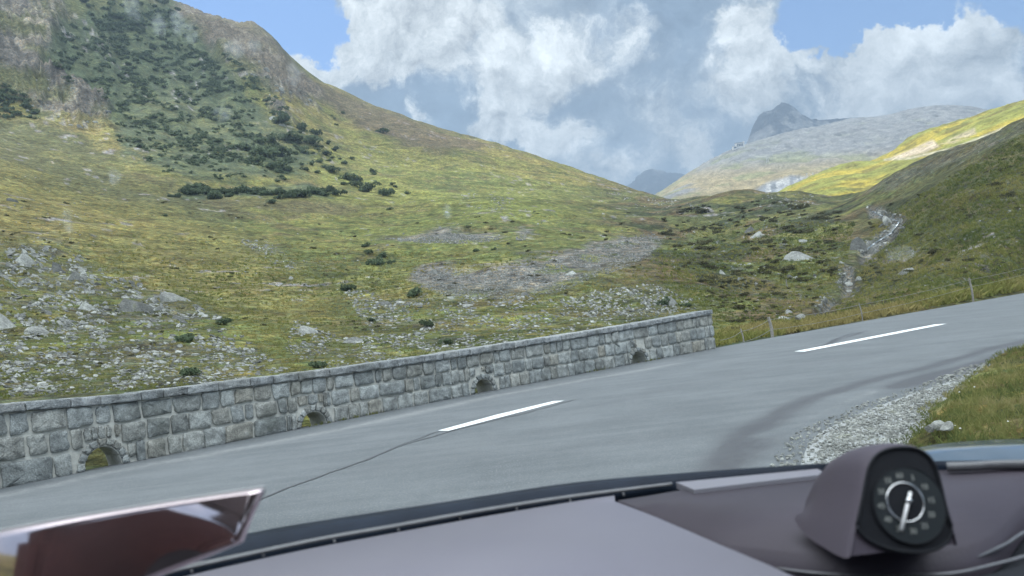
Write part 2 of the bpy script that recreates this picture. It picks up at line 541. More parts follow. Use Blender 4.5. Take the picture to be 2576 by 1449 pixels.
# relief detail
far = sstep(14, 60, RR)
Z += far * (RR ** 0.6) * 0.16 * (fbm(X / 26, Y / 26, 5, 5) - .5)
Z += sstep(12, 40, RR) * 0.75 * (fbm(X / 5.0, Y / 5.0, 4, 9) - .5)
knoll = sstep(1450, 1750, PX) * sstep(2200, 2050, PX) * front * sstep(28, 50, RR)
Z += knoll * 2.0 * (fbm(X / 11, Y / 11, 4, 21) - .5)
gul = sstep(1900, 2250, PX) * front * sstep(30, 50, RR)
Z += gul * 0.9 * (np.abs(fbm(X / 7 + Y / 30, Y / 22, 4, 23) - .5) * 2 - .4)
tread = fbm(X / 60, Y / 60, 3, 31) * 8 + Z / 2.4
Z += far * 0.10 * np.abs((tread % 1.0) - .5) * 2
rg = 1 - np.abs(2 * fbm(X / 16 + Z / 60, Y / 16, 5, 41, .6) - 1)
rg2 = 1 - np.abs(2 * fbm(X / 4.5, Y / 4.5, 4, 47, .6) - 1)
crag = np.abs(fbm(AZ * 190 + fbm(X / 9, Y / 9, 3, 40) * 2, Z / 26, 4, 41, .6) - .5) * 2
ledge = np.abs(((Z + 9 * fbm(X / 14, Y / 14, 4, 44)) / 7.5) % 1.0 - .5) * 2
Z += M_cliff * ((rg - .6) * 7 + (crag - .3) * 3.2 + ledge * 2.4 + (rg2 - .6) * 2.4) * (1 - .6 * sstep(60, 10, PY - np.interp(PX, [437, 560, 700, 745, 800], [10, 40, 115, 180, 215])) * (PX > 430))
gully = fbm(AZ * 26, np.log(np.maximum(RR, 1)) * 2.0, 4, 51) - .5
Z += sstep(150, 260, RR) * sstep(900, 500, PX) * front * gully * 9
Z -= M_stream * 0.5
# the ledge of the old path above the scree
# sink below the carriageway and just behind the wall
D = edge_d(X, Y)
k = sstep(0.15, 3.2, D)
Z = np.where(D < 0, -0.3, -0.12 * (1 - k) + np.maximum(Z, -1.5) * k)
Z = np.where(D < 0.15, np.where(D < 0, -0.3, np.minimum(Z, -0.06)), Z)

# ---- colours of the ground cover (albedo)
def mixc(a, b, t):
    return a + (np.asarray(b) - a) * t[..., None]


n1 = fbm(X / 14, Y / 14, 5, 61); n2 = fbm(X / 3.2, Y / 3.2, 5, 62); n3 = fbm(X / 45, Y / 45, 4, 63)
n4 = fbm(AZ * 40, np.log(np.maximum(RR, 1)) * 26, 5, 64)
n5 = fbm(X / 1.1, Y / 1.1, 4, 66)
C = np.empty(Z.shape + (3,)); C[:] = (0.136, 0.146, 0.044)
C = mixc(C, (0.200, 0.175, 0.058), sstep(.42, .62, n1) * .85)
C = mixc(C, (0.095, 0.125, 0.040), sstep(.48, .64, n3) * .8)
C = mixc(C, (0.110, 0.092, 0.048), sstep(.52, .70, n2) * .65)
C = mixc(C, (0.172, 0.182, 0.050), sstep(.55, .72, n4) * .6)
C = mixc(C, (0.062, 0.080, 0.030), sstep(.56, .70, fbm(X / 6, Y / 6, 5, 65)) * .7)
C = mixc(C, (0.23, 0.20, 0.075), sstep(.60, .72, n5) * .4)
# fresh pasture across the middle of the slope, dry grass at its left
fresh = soft(PX, PY, [(560, 420), (900, 360), (1250, 420), (1500, 520), (1500, 600), (1100, 640), (700, 640), (560, 560)], 70) * front
C = mixc(C, (0.146, 0.172, 0.046), fresh * sstep(.35, .6, n1) * .8)
dry = soft(PX, PY, [(-200, 330), (150, 380), (500, 520), (760, 700), (900, 860), (600, 800), (300, 660), (0, 600), (-200, 600)], 60) * front
C = mixc(C, (0.172, 0.160, 0.054), dry * .6)
olive = soft(wobx, woby, [(-200, 250), (120, 300), (300, 400), (520, 480), (620, 540), (500, 560), (250, 500), (0, 440), (-200, 420)], 30) * front
C = mixc(C, (0.088, 0.098, 0.044), olive * (.35 + .5 * sstep(.4, .6, n1)))
brown = soft(wobx, woby, [(760, 195), (1040, 308), (1250, 370), (1200, 400), (1050, 375), (900, 320), (800, 260)], 12) * front
C = mixc(C, (0.090, 0.074, 0.052), brown * .75)
brown2 = soft(wobx, woby, [(500, 500), (820, 505), (1000, 520), (820, 540), (560, 530)], 10) * front
C = mixc(C, (0.105, 0.095, 0.050), brown2 * .7)
kn = sstep(1380, 1640, PX) * front * sstep(420, 520, PY)
C = mixc(C, (0.084, 0.098, 0.036), kn * sstep(.30, .58, n1) * .85)
C = mixc(C, (0.110, 0.084, 0.046), kn * sstep(.50, .62, fbm(X / 7, Y / 7, 4, 71)) * .8)
C = mixc(C, (0.036, 0.050, 0.024), kn * sstep(.52, .63, fbm(X / 4.6, Y / 4.6, 4, 72)) * .8)
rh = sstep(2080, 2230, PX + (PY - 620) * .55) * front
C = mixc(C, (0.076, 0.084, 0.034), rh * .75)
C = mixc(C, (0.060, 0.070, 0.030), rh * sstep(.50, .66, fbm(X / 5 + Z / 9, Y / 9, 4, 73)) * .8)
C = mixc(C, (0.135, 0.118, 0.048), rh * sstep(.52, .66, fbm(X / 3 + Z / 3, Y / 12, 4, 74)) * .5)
up = sstep(300, 120, PY) * sstep(900, 700, PX) * front
C = mixc(C, (0.078, 0.092, 0.040), up * .75)
C = mixc(C, (0.064, 0.088, 0.046), M_alder * (.6 + .35 * sstep(.3, .6, n2)))
rockc = np.empty_like(C); rockc[:] = (0.165, 0.165, 0.165)
rockc = mixc(rockc, (0.095, 0.097, 0.10), sstep(.4, .65, rg2))
rockc = mixc(rockc, (0.25, 0.245, 0.235), sstep(.58, .7, fbm(X / 2.5, Z / 9, 4, 81)) * .8)
rockc = mixc(rockc, (0.088, 0.102, 0.052), sstep(.47, .62, fbm(X / 7, Z / 5, 5, 82)) * .85)
ridge_ = soft(wobx, woby, [(437, -20), (560, 20), (650, 45), (750, 165), (820, 225), (790, 262), (700, 215), (610, 150), (520, 110), (450, 70)], 14) * front
rockc = mixc(rockc, (0.128, 0.118, 0.104), ridge_ * .65)
C = C * (1 - M_cliff[..., None]) + rockc * M_cliff[..., None]
sc = np.empty_like(C); sc[:] = (0.125, 0.130, 0.138)
sc = mixc(sc, (0.20, 0.205, 0.21), sstep(.5, .7, n5))
ms = np.maximum(M_scree * sstep(.30, .42, n2), M_stream * .85)
ms = ms * (1 - .72 * sstep(2100, 2160, PX) * (PY < 500))
C = C * (1 - ms[..., None]) + sc * ms[..., None]
rk = np.zeros_like(Z)
for p, w_ in ROCKY: rk = np.maximum(rk, soft(wobx, woby, p, 30) * w_)
rk = rk * front
dirt = rk * sstep(.44, .58, fbm(X / 2.2, Y / 2.2, 5, 91)) * .7
C = mixc(C, (0.085, 0.088, 0.066), dirt)
C = mixc(C, (0.070, 0.082, 0.030), rk * sstep(.50, .62, fbm(X / 2.8, Y / 2.8, 4, 97)) * .7)
# flecks of bare stone all over the turf
fl = sstep(.70, .76, fbm(X / 1.7, Y / 1.7, 3, 95)) * sstep(.5, .62, n1) * far * .8
C = mixc(C, (0.24, 0.24, 0.23), fl)

nt_, nr_ = Z.shape
idx = np.arange(nt_ * nr_).reshape(nt_, nr_)
i2 = np.vstack([idx, idx[:1]])
fq = np.stack([i2[:-1, :-1], i2[1:, :-1], i2[1:, 1:], i2[:-1, 1:]], -1).reshape(-1, 4)[:, ::-1]
VT = np.stack([X, Y, Z], -1).reshape(-1, 3)
me = mesh_np("terrain", VT, fq, True)
turf_ = np.clip(1 - M_cliff - ms, 0, 1)[..., None]
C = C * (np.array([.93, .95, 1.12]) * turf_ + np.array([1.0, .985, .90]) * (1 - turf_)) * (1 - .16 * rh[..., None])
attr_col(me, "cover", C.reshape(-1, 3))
attr(me, "stone", np.clip(M_cliff + ms, 0, 1).ravel())

gm, nt = new_mat("alpine_turf")
cov = nt.n("ShaderNodeAttribute", {"attribute_name": "cover"}).outputs["Color"]
stn = nt.n("ShaderNodeAttribute", {"attribute_name": "stone"}).outputs["Fac"]
pos = nt.n("ShaderNodeNewGeometry").outputs["Position"]
a1 = nt.noise(pos, 9.0, 6, .7)
a2 = nt.noise(pos, 1.5, 6, .7)
a3 = nt.noise(pos, 0.35, 5, .65)
g1 = nt.smooth(a1, .28, .72, .42, 1.6)
g2 = nt.smooth(a2, .30, .70, .42, 1.6)
g3 = nt.smooth(a3, .3, .7, .62, 1.4)
gg = nt.math("MULTIPLY", nt.math("MULTIPLY", g1, g2), g3)
cc = nt.n("ShaderNodeVectorMath", {"operation": "SCALE"}, Vector=cov, Scale=gg).outputs[0]
tint = nt.mix(nt.smooth(nt.noise(pos, 2.6, 4), .4, .62), cc, nt.mix(1.0, cc, (1.22, .98, .72), "MULTIPLY"))
hgt = nt.math("ADD", nt.math("MULTIPLY", a1, .25), nt.math("ADD", a2, nt.math("MULTIPLY", a3, 2.0)))
finish(nt, tint, 0.95, hgt, 0.9, 0.45, 0.15)
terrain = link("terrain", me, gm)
tag(terrain, "alpine hillside of grass, heath and cliffs rising beyond the road", "hillside", kind="structure")

bvh = BVHTree.FromPolygons([tuple(v) for v in VT], [tuple(q) for q in fq if True], epsilon=0.0)


def hit(px, py):
    """the ground seen at a point of the photograph"""
    d = Vector(ray(px, py))
    loc, nrm, _i, _d = bvh.ray_cast(Vector(EYE) + d * 9.0, d, 700)
    return (loc, nrm) if loc is not None else (None, None)


def ground_z(x, y):
    loc, nrm, _i, _d = bvh.ray_cast(Vector((x, y, 600)), Vector((0, 0, -1)), 900)
    return (loc.z, nrm) if loc is not None else (0.0, Vector((0, 0, 1)))


# ------------------------------------------------------------------ farther hills and mountains
def massif(name, ctrl, px0, px1, r0, r1, na, nr, bump, colour, label, cat, seed, rocky=0.0, sa=3.2, sr=1.0, near=1.0, grain=12.0):
    ctrl = [(x, y, r * near) for x, y, r in ctrl]
    r0, r1, bump = r0 * near, r1 * near, bump * near
    rel = Relief(ctrl, sa, 1e-4, sr)
    a0, a1_ = math.atan2(*ray(px0, 500)[:2]), math.atan2(*ray(px1, 500)[:2])
    T, Rd = np.meshgrid(np.linspace(a0, a1_, na), np.geomspace(r0, r1, nr), indexing="ij")
    x, y = Rd * np.sin(T), Rd * np.cos(T)
    z = CAM_Z + Rd * rel.tan(T, Rd)
    L = r0 / grain
    f1 = fbm(x / L, y / L, 6, seed)
    r1_ = 1 - np.abs(2 * fbm(x / L / .8, y / L / .8, 6, seed + 3, .58) - 1)
    z = z + bump * ((f1 - .5) * (1 - rocky) + (r1_ - .62) * rocky)
    px, py, _w = project(np.stack([x, y, z], -1))
    col = colour(x, y, z, px, py, f1, r1_, L)
    edge = sstep(0, .06, (T - a0) / (a1_ - a0)) * sstep(0, .06, (a1_ - T) / (a1_ - a0)) * sstep(0, .05, (Rd - r0) / (r1 - r0)) * sstep(0, .05, (r1 - Rd) / (r1 - r0))
    z = np.where(edge < 1, -30 + (z + 30) * edge, z)
    id_ = np.arange(na * nr).reshape(na, nr)
    q = np.stack([id_[:-1, :-1], id_[1:, :-1], id_[1:, 1:], id_[:-1, 1:]], -1).reshape(-1, 4)[:, ::-1]
    V = np.stack([x, y, z], -1).reshape(-1, 3)
    m_ = mesh_np(name, V, q, True)
    attr_col(m_, "cover", col.reshape(-1, 3))
    mt, nt = new_mat(name + "_ground")
    cv = nt.n("ShaderNodeAttribute", {"attribute_name": "cover"}).outputs["Color"]
    ps = nt.n("ShaderNodeNewGeometry").outputs["Position"]
    b1, b2 = nt.noise(ps, 40.0 / r0, 7, .7), nt.noise(ps, 260.0 / r0, 6, .7)
    s_ = nt.math("MULTIPLY", nt.smooth(b1, .3, .7, .65, 1.4), nt.smooth(b2, .3, .7, .65, 1.4))
    fc = nt.n("ShaderNodeVectorMath", {"operation": "SCALE"}, Vector=cv, Scale=s_).outputs[0]
    finish(nt, fc, 0.95, nt.math("ADD", b1, nt.math("MULTIPLY", b2, .4)), 0.8, r0 / 160.0, 0.1)
    o = link(name, m_, mt)
    tag(o, label, cat, kind="structure")
    return BVHTree.FromPolygons([tuple(v) for v in V], [tuple(f) for f in q])


def col_hill(x, y, z, px, py, f1, r1_, L):
    c = np.empty(z.shape + (3,)); c[:] = (0.275, 0.225, 0.045)
    c = mixc(c, (0.18, 0.185, 0.05), sstep(.42, .6, f1))
    c = mixc(c, (0.12, 0.105, 0.035), sstep(.54, .66, fbm(x / 9, y / 9, 4, 5)) * .8)
    m = np.maximum(soft(px, py, [(2235, 399), (2300, 372), (2345, 350), (2362, 368), (2330, 382), (2262, 400)], 4),
                   soft(px, py, [(2362, 362), (2420, 335), (2450, 322), (2455, 338), (2400, 360)], 4) * .7)
    c = mixc(c, (0.36, 0.30, 0.22), m * sstep(.35, .5, fbm(x / 4, z / 4, 4, 6)))
    rd = sstep(4, 1.5, line_d(px, py, [(2225, 402), (2290, 398), (2400, 372), (2470, 345), (2575, 300)]))
    return mixc(c, (0.36, 0.33, 0.26), rd * .7)


HILL = [(1900, 540, 250), (1993, 491, 262), (2009, 472, 272), (2063, 443, 285), (2126, 427, 290), (2229, 400, 295), (2312, 344, 310), (2374, 317, 318), (2478, 286, 325), (2561, 258, 330), (2700, 215, 335), (2900, 170, 340),
        (2000, 520, 200), (2200, 470, 215), (2400, 400, 220), (2575, 340, 220), (2800, 280, 220), (2000, 560, 170), (2300, 520, 165), (2575, 430, 165), (2200, 440, 260), (2400, 345, 275),
        (2000, 520, 420), (2200, 470, 420), (2400, 400, 430), (2650, 330, 440), (2900, 260, 450)]
massif("hill", HILL, 1850, 3000, 160, 470, 420, 260, 5.0, col_hill, "sunlit yellow grass hill behind the shaded right slope", "hill", 131, .2)


def col_far(x, y, z, px, py, f1, r1_, L):
    c = np.empty(z.shape + (3,)); c[:] = (0.215, 0.22, 0.185)
    c = mixc(c, (0.17, 0.17, 0.165), sstep(.5, .72, r1_))
    lowm = sstep(380, 440, py + (px - 2000) * .08) * sstep(.34, .56, fbm(x / L / 2, y / L / 2, 4, 8) + .06)
    c = mixc(c, (0.25, 0.20, 0.10), lowm * .85)
    c = mixc(c, (0.17, 0.18, 0.085), sstep(.5, .64, fbm(x / L, y / L, 4, 9)) * sstep(330, 420, py) * .7)
    but = soft(px, py, [(1880, 492), (1930, 460), (1990, 442), (2030, 445), (2080, 470), (2060, 492)], 6)
    c = mixc(c, (0.30, 0.31, 0.32), but * .8)
    c = mixc(c, (0.13, 0.14, 0.15), but * sstep(.5, .6, fbm(px / 14, py / 60, 3, 12)) * .8)
    slab = soft(px, py, [(2100, 450), (2150, 420), (2260, 390), (2280, 400), (2180, 430), (2120, 470)], 5)
    return mixc(c, (0.13, 0.14, 0.15), slab * .7)


FAR = [(1560, 560, 1150), (1669, 495, 1180), (1719, 464, 1220), (1769, 431, 1260), (1815, 402, 1300), (1877, 377, 1360), (1935, 360, 1420), (2001, 338, 1500), (2084, 317, 1570), (2150, 303, 1600), (2217, 298, 1640), (2291, 279, 1660), (2391, 270, 1680), (2474, 279, 1690), (2600, 300, 1700), (2900, 330, 1700),
       (1700, 500, 950), (1850, 450, 1080), (2000, 420, 1150), (2200, 390, 1200), (2400, 360, 1220), (2700, 370, 1200), (1700, 540, 800), (2000, 480, 880), (2030, 446, 960), (2150, 440, 1000), (2400, 420, 900), (2700, 430, 900),
       (1700, 560, 640), (2000, 530, 640), (2400, 520, 640), (2800, 520, 640),
       (1669, 530, 2200), (1877, 430, 2200), (2084, 380, 2200), (2291, 350, 2200), (2600, 350, 2200), (2900, 370, 2200)]
far_bvh = massif("mountain", FAR, 1480, 3000, 640, 2300, 460, 360, 15.0, col_far, "broad far mountain of pale rock and dry grass under the cloud", "mountain", 151, .75, near=.62)


def col_peak(x, y, z, px, py, f1, r1_, L):
    c = np.empty(z.shape + (3,)); c[:] = (0.105, 0.105, 0.105)
    c = mixc(c, (0.028, 0.03, 0.032), sstep(.45, .7, r1_))
    return mixc(c, (0.17, 0.17, 0.165), sstep(.55, .7, fbm(x / L, z / L, 4, 19)) * .6)


PEAK = [(1700, 520, 2300), (1830, 420, 2350), (1880, 374, 2400), (1892, 331, 2420), (1905, 303, 2425), (1919, 288, 2430), (1943, 284, 2440), (1956, 270, 2448), (1968, 260, 2450), (1980, 264, 2452), (1994, 274, 2455), (2008, 286, 2458), (2022, 300, 2460), (2055, 309, 2470), (2134, 307, 2480), (2230, 308, 2480), (2400, 320, 2480), (2600, 360, 2480),
        (1890, 400, 2250), (1930, 360, 2280), (1968, 335, 2290), (2030, 345, 2290), (2134, 345, 2280), (2300, 370, 2280), (1850, 470, 2200), (1968, 420, 2100), (2134, 420, 2100), (2400, 430, 2100), (1780, 560, 2100),
        (1880, 470, 2650), (1968, 400, 2650), (2134, 400, 2650), (2400, 420, 2650), (1700, 560, 2650), (1968, 480, 2850), (2300, 480, 2850)]
massif("peak", PEAK, 1640, 2700, 2080, 2900, 460, 300, 24.0, col_peak, "dark pointed rock peak above the far mountain", "mountain", 171, .85, 20.0, 12.0, .62, 46.0)
DIST = [(1500, 530, 3400), (1589, 474, 3420), (1607, 452, 3430), (1645, 434, 3440), (1682, 445, 3440), (1719, 449, 3450), (1760, 465, 3450), (1900, 520, 3450),
        (1600, 520, 3150), (1680, 500, 3150), (1800, 540, 3150), (1480, 560, 3150), (1500, 560, 3800), (1645, 500, 3800), (1760, 520, 3800), (1900, 560, 3800)]
massif("distant_mountain", DIST, 1440, 1950, 3050, 3900, 200, 90, 60.0, col_peak, "small distant blue mountain in the notch of the skyline", "mountain", 191, .85, 14.0, 12.0, .62, 24.0)

# a wide valley floor under everything, out to the horizon
g = bmesh.new()
bmesh.ops.create_circle(g, cap_ends=True, segments=96, radius=9000)
for v in g.verts: v.co.z = -45
bm_obj("valley_floor", g, gm)
tag(bpy.data.objects["valley_floor"], "low grass valley floor reaching to the horizon", "ground", kind="structure")
a_ = bpy.data.objects["valley_floor"].data
attr_col(a_, "cover", np.tile((0.12, 0.13, 0.05), (len(a_.vertices), 1)))
# ------------------------------------------------------------------ carriageway
def strip(px):                            # plan points of a line in the photograph on the road
    return [tuple(pl(x, y)[:2]) for x, y in px]


xs = np.linspace(-16, 46, 520)
ys = edge_y(xs)
sl = edge_s(xs)
nx, ny = sl / np.sqrt(1 + sl ** 2), -1 / np.sqrt(1 + sl ** 2)       # towards the near side
off = np.concatenate([np.linspace(-0.12, 9, 190), np.linspace(9.2, 22, 50)])
XX = xs[:, None] + nx[:, None] * off[None]
YY = ys[:, None] + ny[:, None] * off[None]
id_ = np.arange(XX.size).reshape(XX.shape)
q = np.stack([id_[:-1, :-1], id_[1:, :-1], id_[1:, 1:], id_[:-1, 1:]], -1).reshape(-1, 4)[:, ::-1]
me = mesh_np("road", np.stack([XX, YY, np.zeros_like(XX)], -1).reshape(-1, 3), q, True)
wear = np.zeros_like(XX)
jx, jy = XX + (fbm(XX, YY, 3, 5) - .5) * .25, YY + (fbm(XX, YY, 3, 6) - .5) * .25
TRACKS = [([(1825, 1200), (1838, 1150), (1866, 1100), (1930, 1052), (2060, 997), (2200, 957), (2350, 917), (2575, 856)], .19, .95),
          ([(1905, 1150), (1960, 1090), (2080, 1030), (2230, 985)], .2, .35),
          ([(2270, 972), (2330, 952), (2420, 928), (2520, 898), (2640, 860)], .22, 1.4),
          ([(1480, 1024), (1650, 985), (1850, 945), (2060, 912), (2200, 890)], .3, .30), ([(1100, 1130), (1400, 1085), (1700, 1030), (1980, 985), (2300, 900)], .35, .22),
          ([(900, 1180), (1250, 1140), (1620, 1105), (1800, 1080)], .5, .22),
          ([(2010, 893), (2090, 862), (2130, 848), (2180, 832)], .09, .7), ([(2080, 872), (2140, 842), (2170, 836)], .07, .6), ([(1980, 862), (2080, 846), (2140, 835)], .07, .45),
          ([(1760, 945), (1830, 932), (1890, 927)], .1, .4), ([(0, 1250), (300, 1185), (860, 1080), (1250, 995), (1700, 915)], .25, -.35),
          ([(1900, 1100), (1990, 1075), (2060, 1040), (2200, 985)], .12, -.5)]
for pp, w_, k_ in TRACKS:
    d = line_d(jx, jy, strip(pp))
    wear += k_ * np.exp(-(d / w_) ** 2)
wear += .55 * np.exp(-((off[None] - .02) / .10) ** 2) * (.4 + fbm(XX * 2, YY * 2, 3, 12)) * (XX < 5.4)
attr(me, "wear", wear.ravel())
am, nt = new_mat("asphalt")
ps = nt.n("ShaderNodeNewGeometry").outputs["Position"]
we = nt.n("ShaderNodeAttribute", {"attribute_name": "wear"}).outputs["Fac"]
n1_, n2_, n3_ = nt.noise(ps, 60, 4, .75), nt.noise(ps, .8, 5, .6), nt.noise(ps, 9, 5, .65)
st = nt.n("ShaderNodeMapping", {}, Vector=ps)
st.inputs["Rotation"].default_value = (0, 0, R(-40))
st.inputs["Scale"].default_value = (.35, 3.5, 1)
n4_ = nt.noise(st.outputs[0], 1.0, 4, .6)
f_ = nt.math("ADD", nt.math("MULTIPLY", n2_, .45), nt.math("ADD", nt.math("MULTIPLY", n3_, .25), nt.math("MULTIPLY", n4_, .3)))
base = nt.mix(nt.smooth(f_, .36, .64), ASPH[0], ASPH[1])
base = nt.mix(nt.smooth(n1_, .54, .68, 0, .65), base, (.34, .34, .33))
base = nt.mix(nt.smooth(n1_, .44, .30, 0, .75), base, (.05, .052, .055))
wn = nt.math("MULTIPLY", we, nt.smooth(n3_, .25, .7, .55, 1.2))
base = nt.mix(nt.smooth(wn, 0, 1.0, 0, .85), base, (.045, .045, .05))
base = nt.mix(nt.smooth(nt.math("MULTIPLY", wn, -1), 0, .6, 0, .5), base, (.30, .30, .29))
finish(nt, base, nt.smooth(wn, 0, 1, .72, .55), n1_, .8, .008, .5)
road = link("road", me, am)
tag(road, "pale grey asphalt bend with worn tyre tracks", "road", kind="structure")

paint, nt = new_mat("road_paint")
ps = nt.n("ShaderNodeNewGeometry").outputs["Position"]
pa, pb = nt.noise(ps, 45, 5, .75), nt.noise(ps, 5, 5, .7)
pc = nt.mix(nt.smooth(nt.math("MULTIPLY_ADD", pb, .6, nt.math("MULTIPLY", pa, .4)), .52, .64), (.72, .73, .71), (.34, .35, .35))
finish(nt, nt.mix(nt.smooth(pa, .62, .70), pc, (.14, .15, .15)), .7, pa, .5, .004, .3)
tar = simple_mat("tar", (.035, .035, .04), (.06, .06, .065), 60, .5, .3, .004)


def sheet(name, polyw, z, mat, parent):
    b = bmesh.new()
    b.faces.new([b.verts.new((x, y, z)) for x, y in polyw])
    bmesh.ops.recalc_face_normals(b, faces=b.faces)
    if b.faces[:][0].normal.z < 0: bmesh.ops.reverse_faces(b, faces=b.faces)
    return bm_obj(name, b, mat, parent)


def dash(name, px):
    o = sheet(name, strip(px), .005, paint, road)
    return o


dash("lane_marking", [(1101, 1084), (1128, 1084.5), (1400, 1013.5), (1419, 1008.5), (1392, 1009.5), (1250, 1043.5)])
dash("lane_marking", [(1997, 884.5), (2024, 885), (2366, 818), (2381, 814.5), (2350, 816.5)])


def ribbon(name, px, w0, z, mat, parent, jit=.02, seed=1, n=140):
    p = np.array(strip(px))
    t = np.concatenate([[0], np.cumsum(np.linalg.norm(np.diff(p, axis=0), axis=1))])
    s = np.linspace(0, t[-1], n)
    x, y = np.interp(s, t, p[:, 0]), np.interp(s, t, p[:, 1])
    for _ in range(6):
        x[1:-1] = (x[:-2] + 2 * x[1:-1] + x[2:]) / 4; y[1:-1] = (y[:-2] + 2 * y[1:-1] + y[2:]) / 4
    x = x + (fbm(s * 3, s * 0, 4, seed) - .5) * jit * 2
    dx, dy = np.gradient(x), np.gradient(y)
    l = np.hypot(dx, dy)
    wd = w0 * (.35 + 1.3 * fbm(s * 4, s * 0 + 3, 4, seed + 2)) / 2 * np.minimum(1, np.minimum(s, s[-1] - s) / .4 + .1)
    V = np.concatenate([np.stack([x - dy / l * wd, y + dx / l * wd, np.full(n, z)], 1), np.stack([x + dy / l * wd, y - dx / l * wd, np.full(n, z)], 1)])
    i = np.arange(n - 1)
    return link(name, mesh_np(name, V, np.stack([i, i + n, i + n + 1, i + 1], 1), False), mat, parent)


ribbon("tar_seam", [(560, 1300), (660, 1254), (780, 1208), (900, 1165), (1000, 1126), (1100, 1094), (1200, 1068), (1290, 1047), (1400, 1018), (1450, 1004)], .035, .004, tar, road, .05, 3)
ribbon("tar_seam", [(980, 1128), (1090, 1090), (1230, 1055), (1330, 1040)], .02, .0045, tar, road, .05, 9)
ribbon("tar_seam", [(2020, 882), (2080, 866), (2105, 852), (2140, 838), (2175, 836)], .05, .004, tar, road, .08, 5)

# ------------------------------------------------------------------ stone parapet
WALL_X0, WALL_X1 = -13.5, 5.12
xw = np.linspace(WALL_X0, WALL_X1, 1200)
sw = np.concatenate([[0], np.cumsum(np.hypot(np.diff(xw), np.diff(edge_y(xw))))])
S_TOT = sw[-1]
TH_W, COPE = .46, .118
T_CAP = [(0, 1014.6), (300, 992), (858, 924), (1080, 893), (1320, 856), (1560, 819), (1775, 781)]


def w_top(s):
    return np.interp(s, _ts, _tz)


def wpos(s, h, d):                        # along the wall, up, and back from its face
    x = np.interp(s, sw, xw)
    y = edge_y(x)
    k_ = edge_s(x)
    l = np.sqrt(1 + k_ * k_)
    return np.stack(np.broadcast_arrays(x - k_ / l * d, y + d / l, h), -1)


_ts, _tz = [], []
PWX, PWY, _ = project(wpos(sw, np.zeros_like(sw), 0.0))
for px, py in T_CAP:
    # the cap's front edge lies above the foot that the rolled camera sees down the same wall plane
    best = None
    for i in range(0, len(sw), 4):
        d = ray(px, py)
        P0 = wpos(sw[i:i + 1], 0, 0)[0]
        t = math.hypot(P0[0], P0[1]) / math.hypot(d[0], d[1])
        e = abs(math.atan2(P0[0], P0[1]) - math.atan2(d[0], d[1]))
        if best is None or e < best[0]: best = (e, sw[i], CAM_Z + t * d[2])
    _ts.append(best[1]); _tz.append(best[2])
print("WALL top", [round(z, 2) for z in _tz], "len", round(S_TOT, 1))
_ts = [0] + _ts + [S_TOT]
_tz = [_tz[0]] + _tz + [_tz[-1]]

ARCH = []
for px, py, w_, h_ in [(190, 1184, .47, .285), (768, 1073, .47, .235), (1190, 990, .52, .27), (1603, 911, .60, .28)]:
    g_ = pl(px, py)
    i = np.argmin(np.abs(xw - g_[0]) + np.abs(edge_y(xw) - g_[1]))
    ARCH.append((sw[i], w_, h_))
ARCH = [(ARCH[0][0] - 3.6, .48, .28)] + ARCH

wall = empty("stone_parapet", tuple(wpos(np.array([S_TOT * .6]), 0, .23)[0]))
tag(wall, "low grey stone roadside wall with pale mortar joints and four arched drain holes", "wall")


def stone_mat(name, ca, cb, cc_):
    m, nt = new_mat(name)
    ps = nt.n("ShaderNodeNewGeometry").outputs["Position"]
    tn = nt.n("ShaderNodeAttribute", {"attribute_name": "tone"}).outputs["Fac"]
    a, b, c_ = nt.noise(ps, 55, 5, .7), nt.noise(ps, 7, 5, .65), nt.noise(ps, 1.3, 4, .6)
    col = nt.mix(tn, ca, cb)
    wmk = nt.n("ShaderNodeAttribute", {"attribute_name": "warm"}).outputs["Fac"]
    col = nt.mix(wmk, col, cc_)
    g_ = nt.math("MULTIPLY", nt.smooth(a, .25, .75, .62, 1.35), nt.smooth(b, .3, .7, .62, 1.32))
    col = nt.n("ShaderNodeVectorMath", {"operation": "SCALE"}, Vector=col, Scale=g_).outputs[0]
    col = nt.mix(nt.smooth(b, .60, .74, 0, .55), col, (.36, .37, .35))
    col = nt.mix(nt.smooth(c_, .56, .70, 0, .5), col, (.075, .08, .065))
    finish(nt, col, .92, nt.math("ADD", a, nt.math("MULTIPLY", b, 1.5)), .9, .018, .25)
    return m


m_stone = stone_mat("granite", (.20, .212, .205), (.345, .36, .345), (.29, .27, .22))
m_cope = stone_mat("granite_coping", (.21, .222, .222), (.30, .31, .31), (.27, .265, .24))
m_mort = simple_mat("mortar", (.48, .475, .43), (.36, .355, .32), 18, .95, .7, .012, .2)

# mortar core: outline in (along, up) with arch openings, given the wall's depth
b = bmesh.new()
top_s = np.linspace(0, S_TOT, 90)
FACE = .012


def core_strip(s0, s1, h0f, h1f, n):
    ss = np.linspace(s0, s1, n)
    rows = []
    for s in ss:
        h0, h1 = h0f(s), h1f(s)
        rows.append([b.verts.new(wpos(np.array([s]), h, d)[0]) for h, d in ((h0, FACE), (h1, FACE), (h1, TH_W), (h0, TH_W))])
    for A, B in zip(rows, rows[1:]):
        for k_ in range(4):
            b.faces.new((A[k_], B[k_], B[(k_ + 1) % 4], A[(k_ + 1) % 4]))
    b.faces.new(rows[0]); b.faces.new(rows[-1][::-1])


cur = 0.0
for s_, w_, h_ in ARCH:
    core_strip(cur, s_ - w_ / 2, lambda s: -.25, lambda s: w_top(s) - COPE, 14)
    core_strip(s_ - w_ / 2, s_ + w_ / 2, (lambda s, c=s_, w=w_, h=h_: h * math.sqrt(max(0, 1 - ((s - c) / (w / 2)) ** 2)) - .02), lambda s: w_top(s) - COPE, 17)
    cur = s_ + w_ / 2
core_strip(cur, S_TOT - .02, lambda s: -.25, lambda s: w_top(s) - COPE, 14)
bm_obj("mortar", b, m_mort, wall)

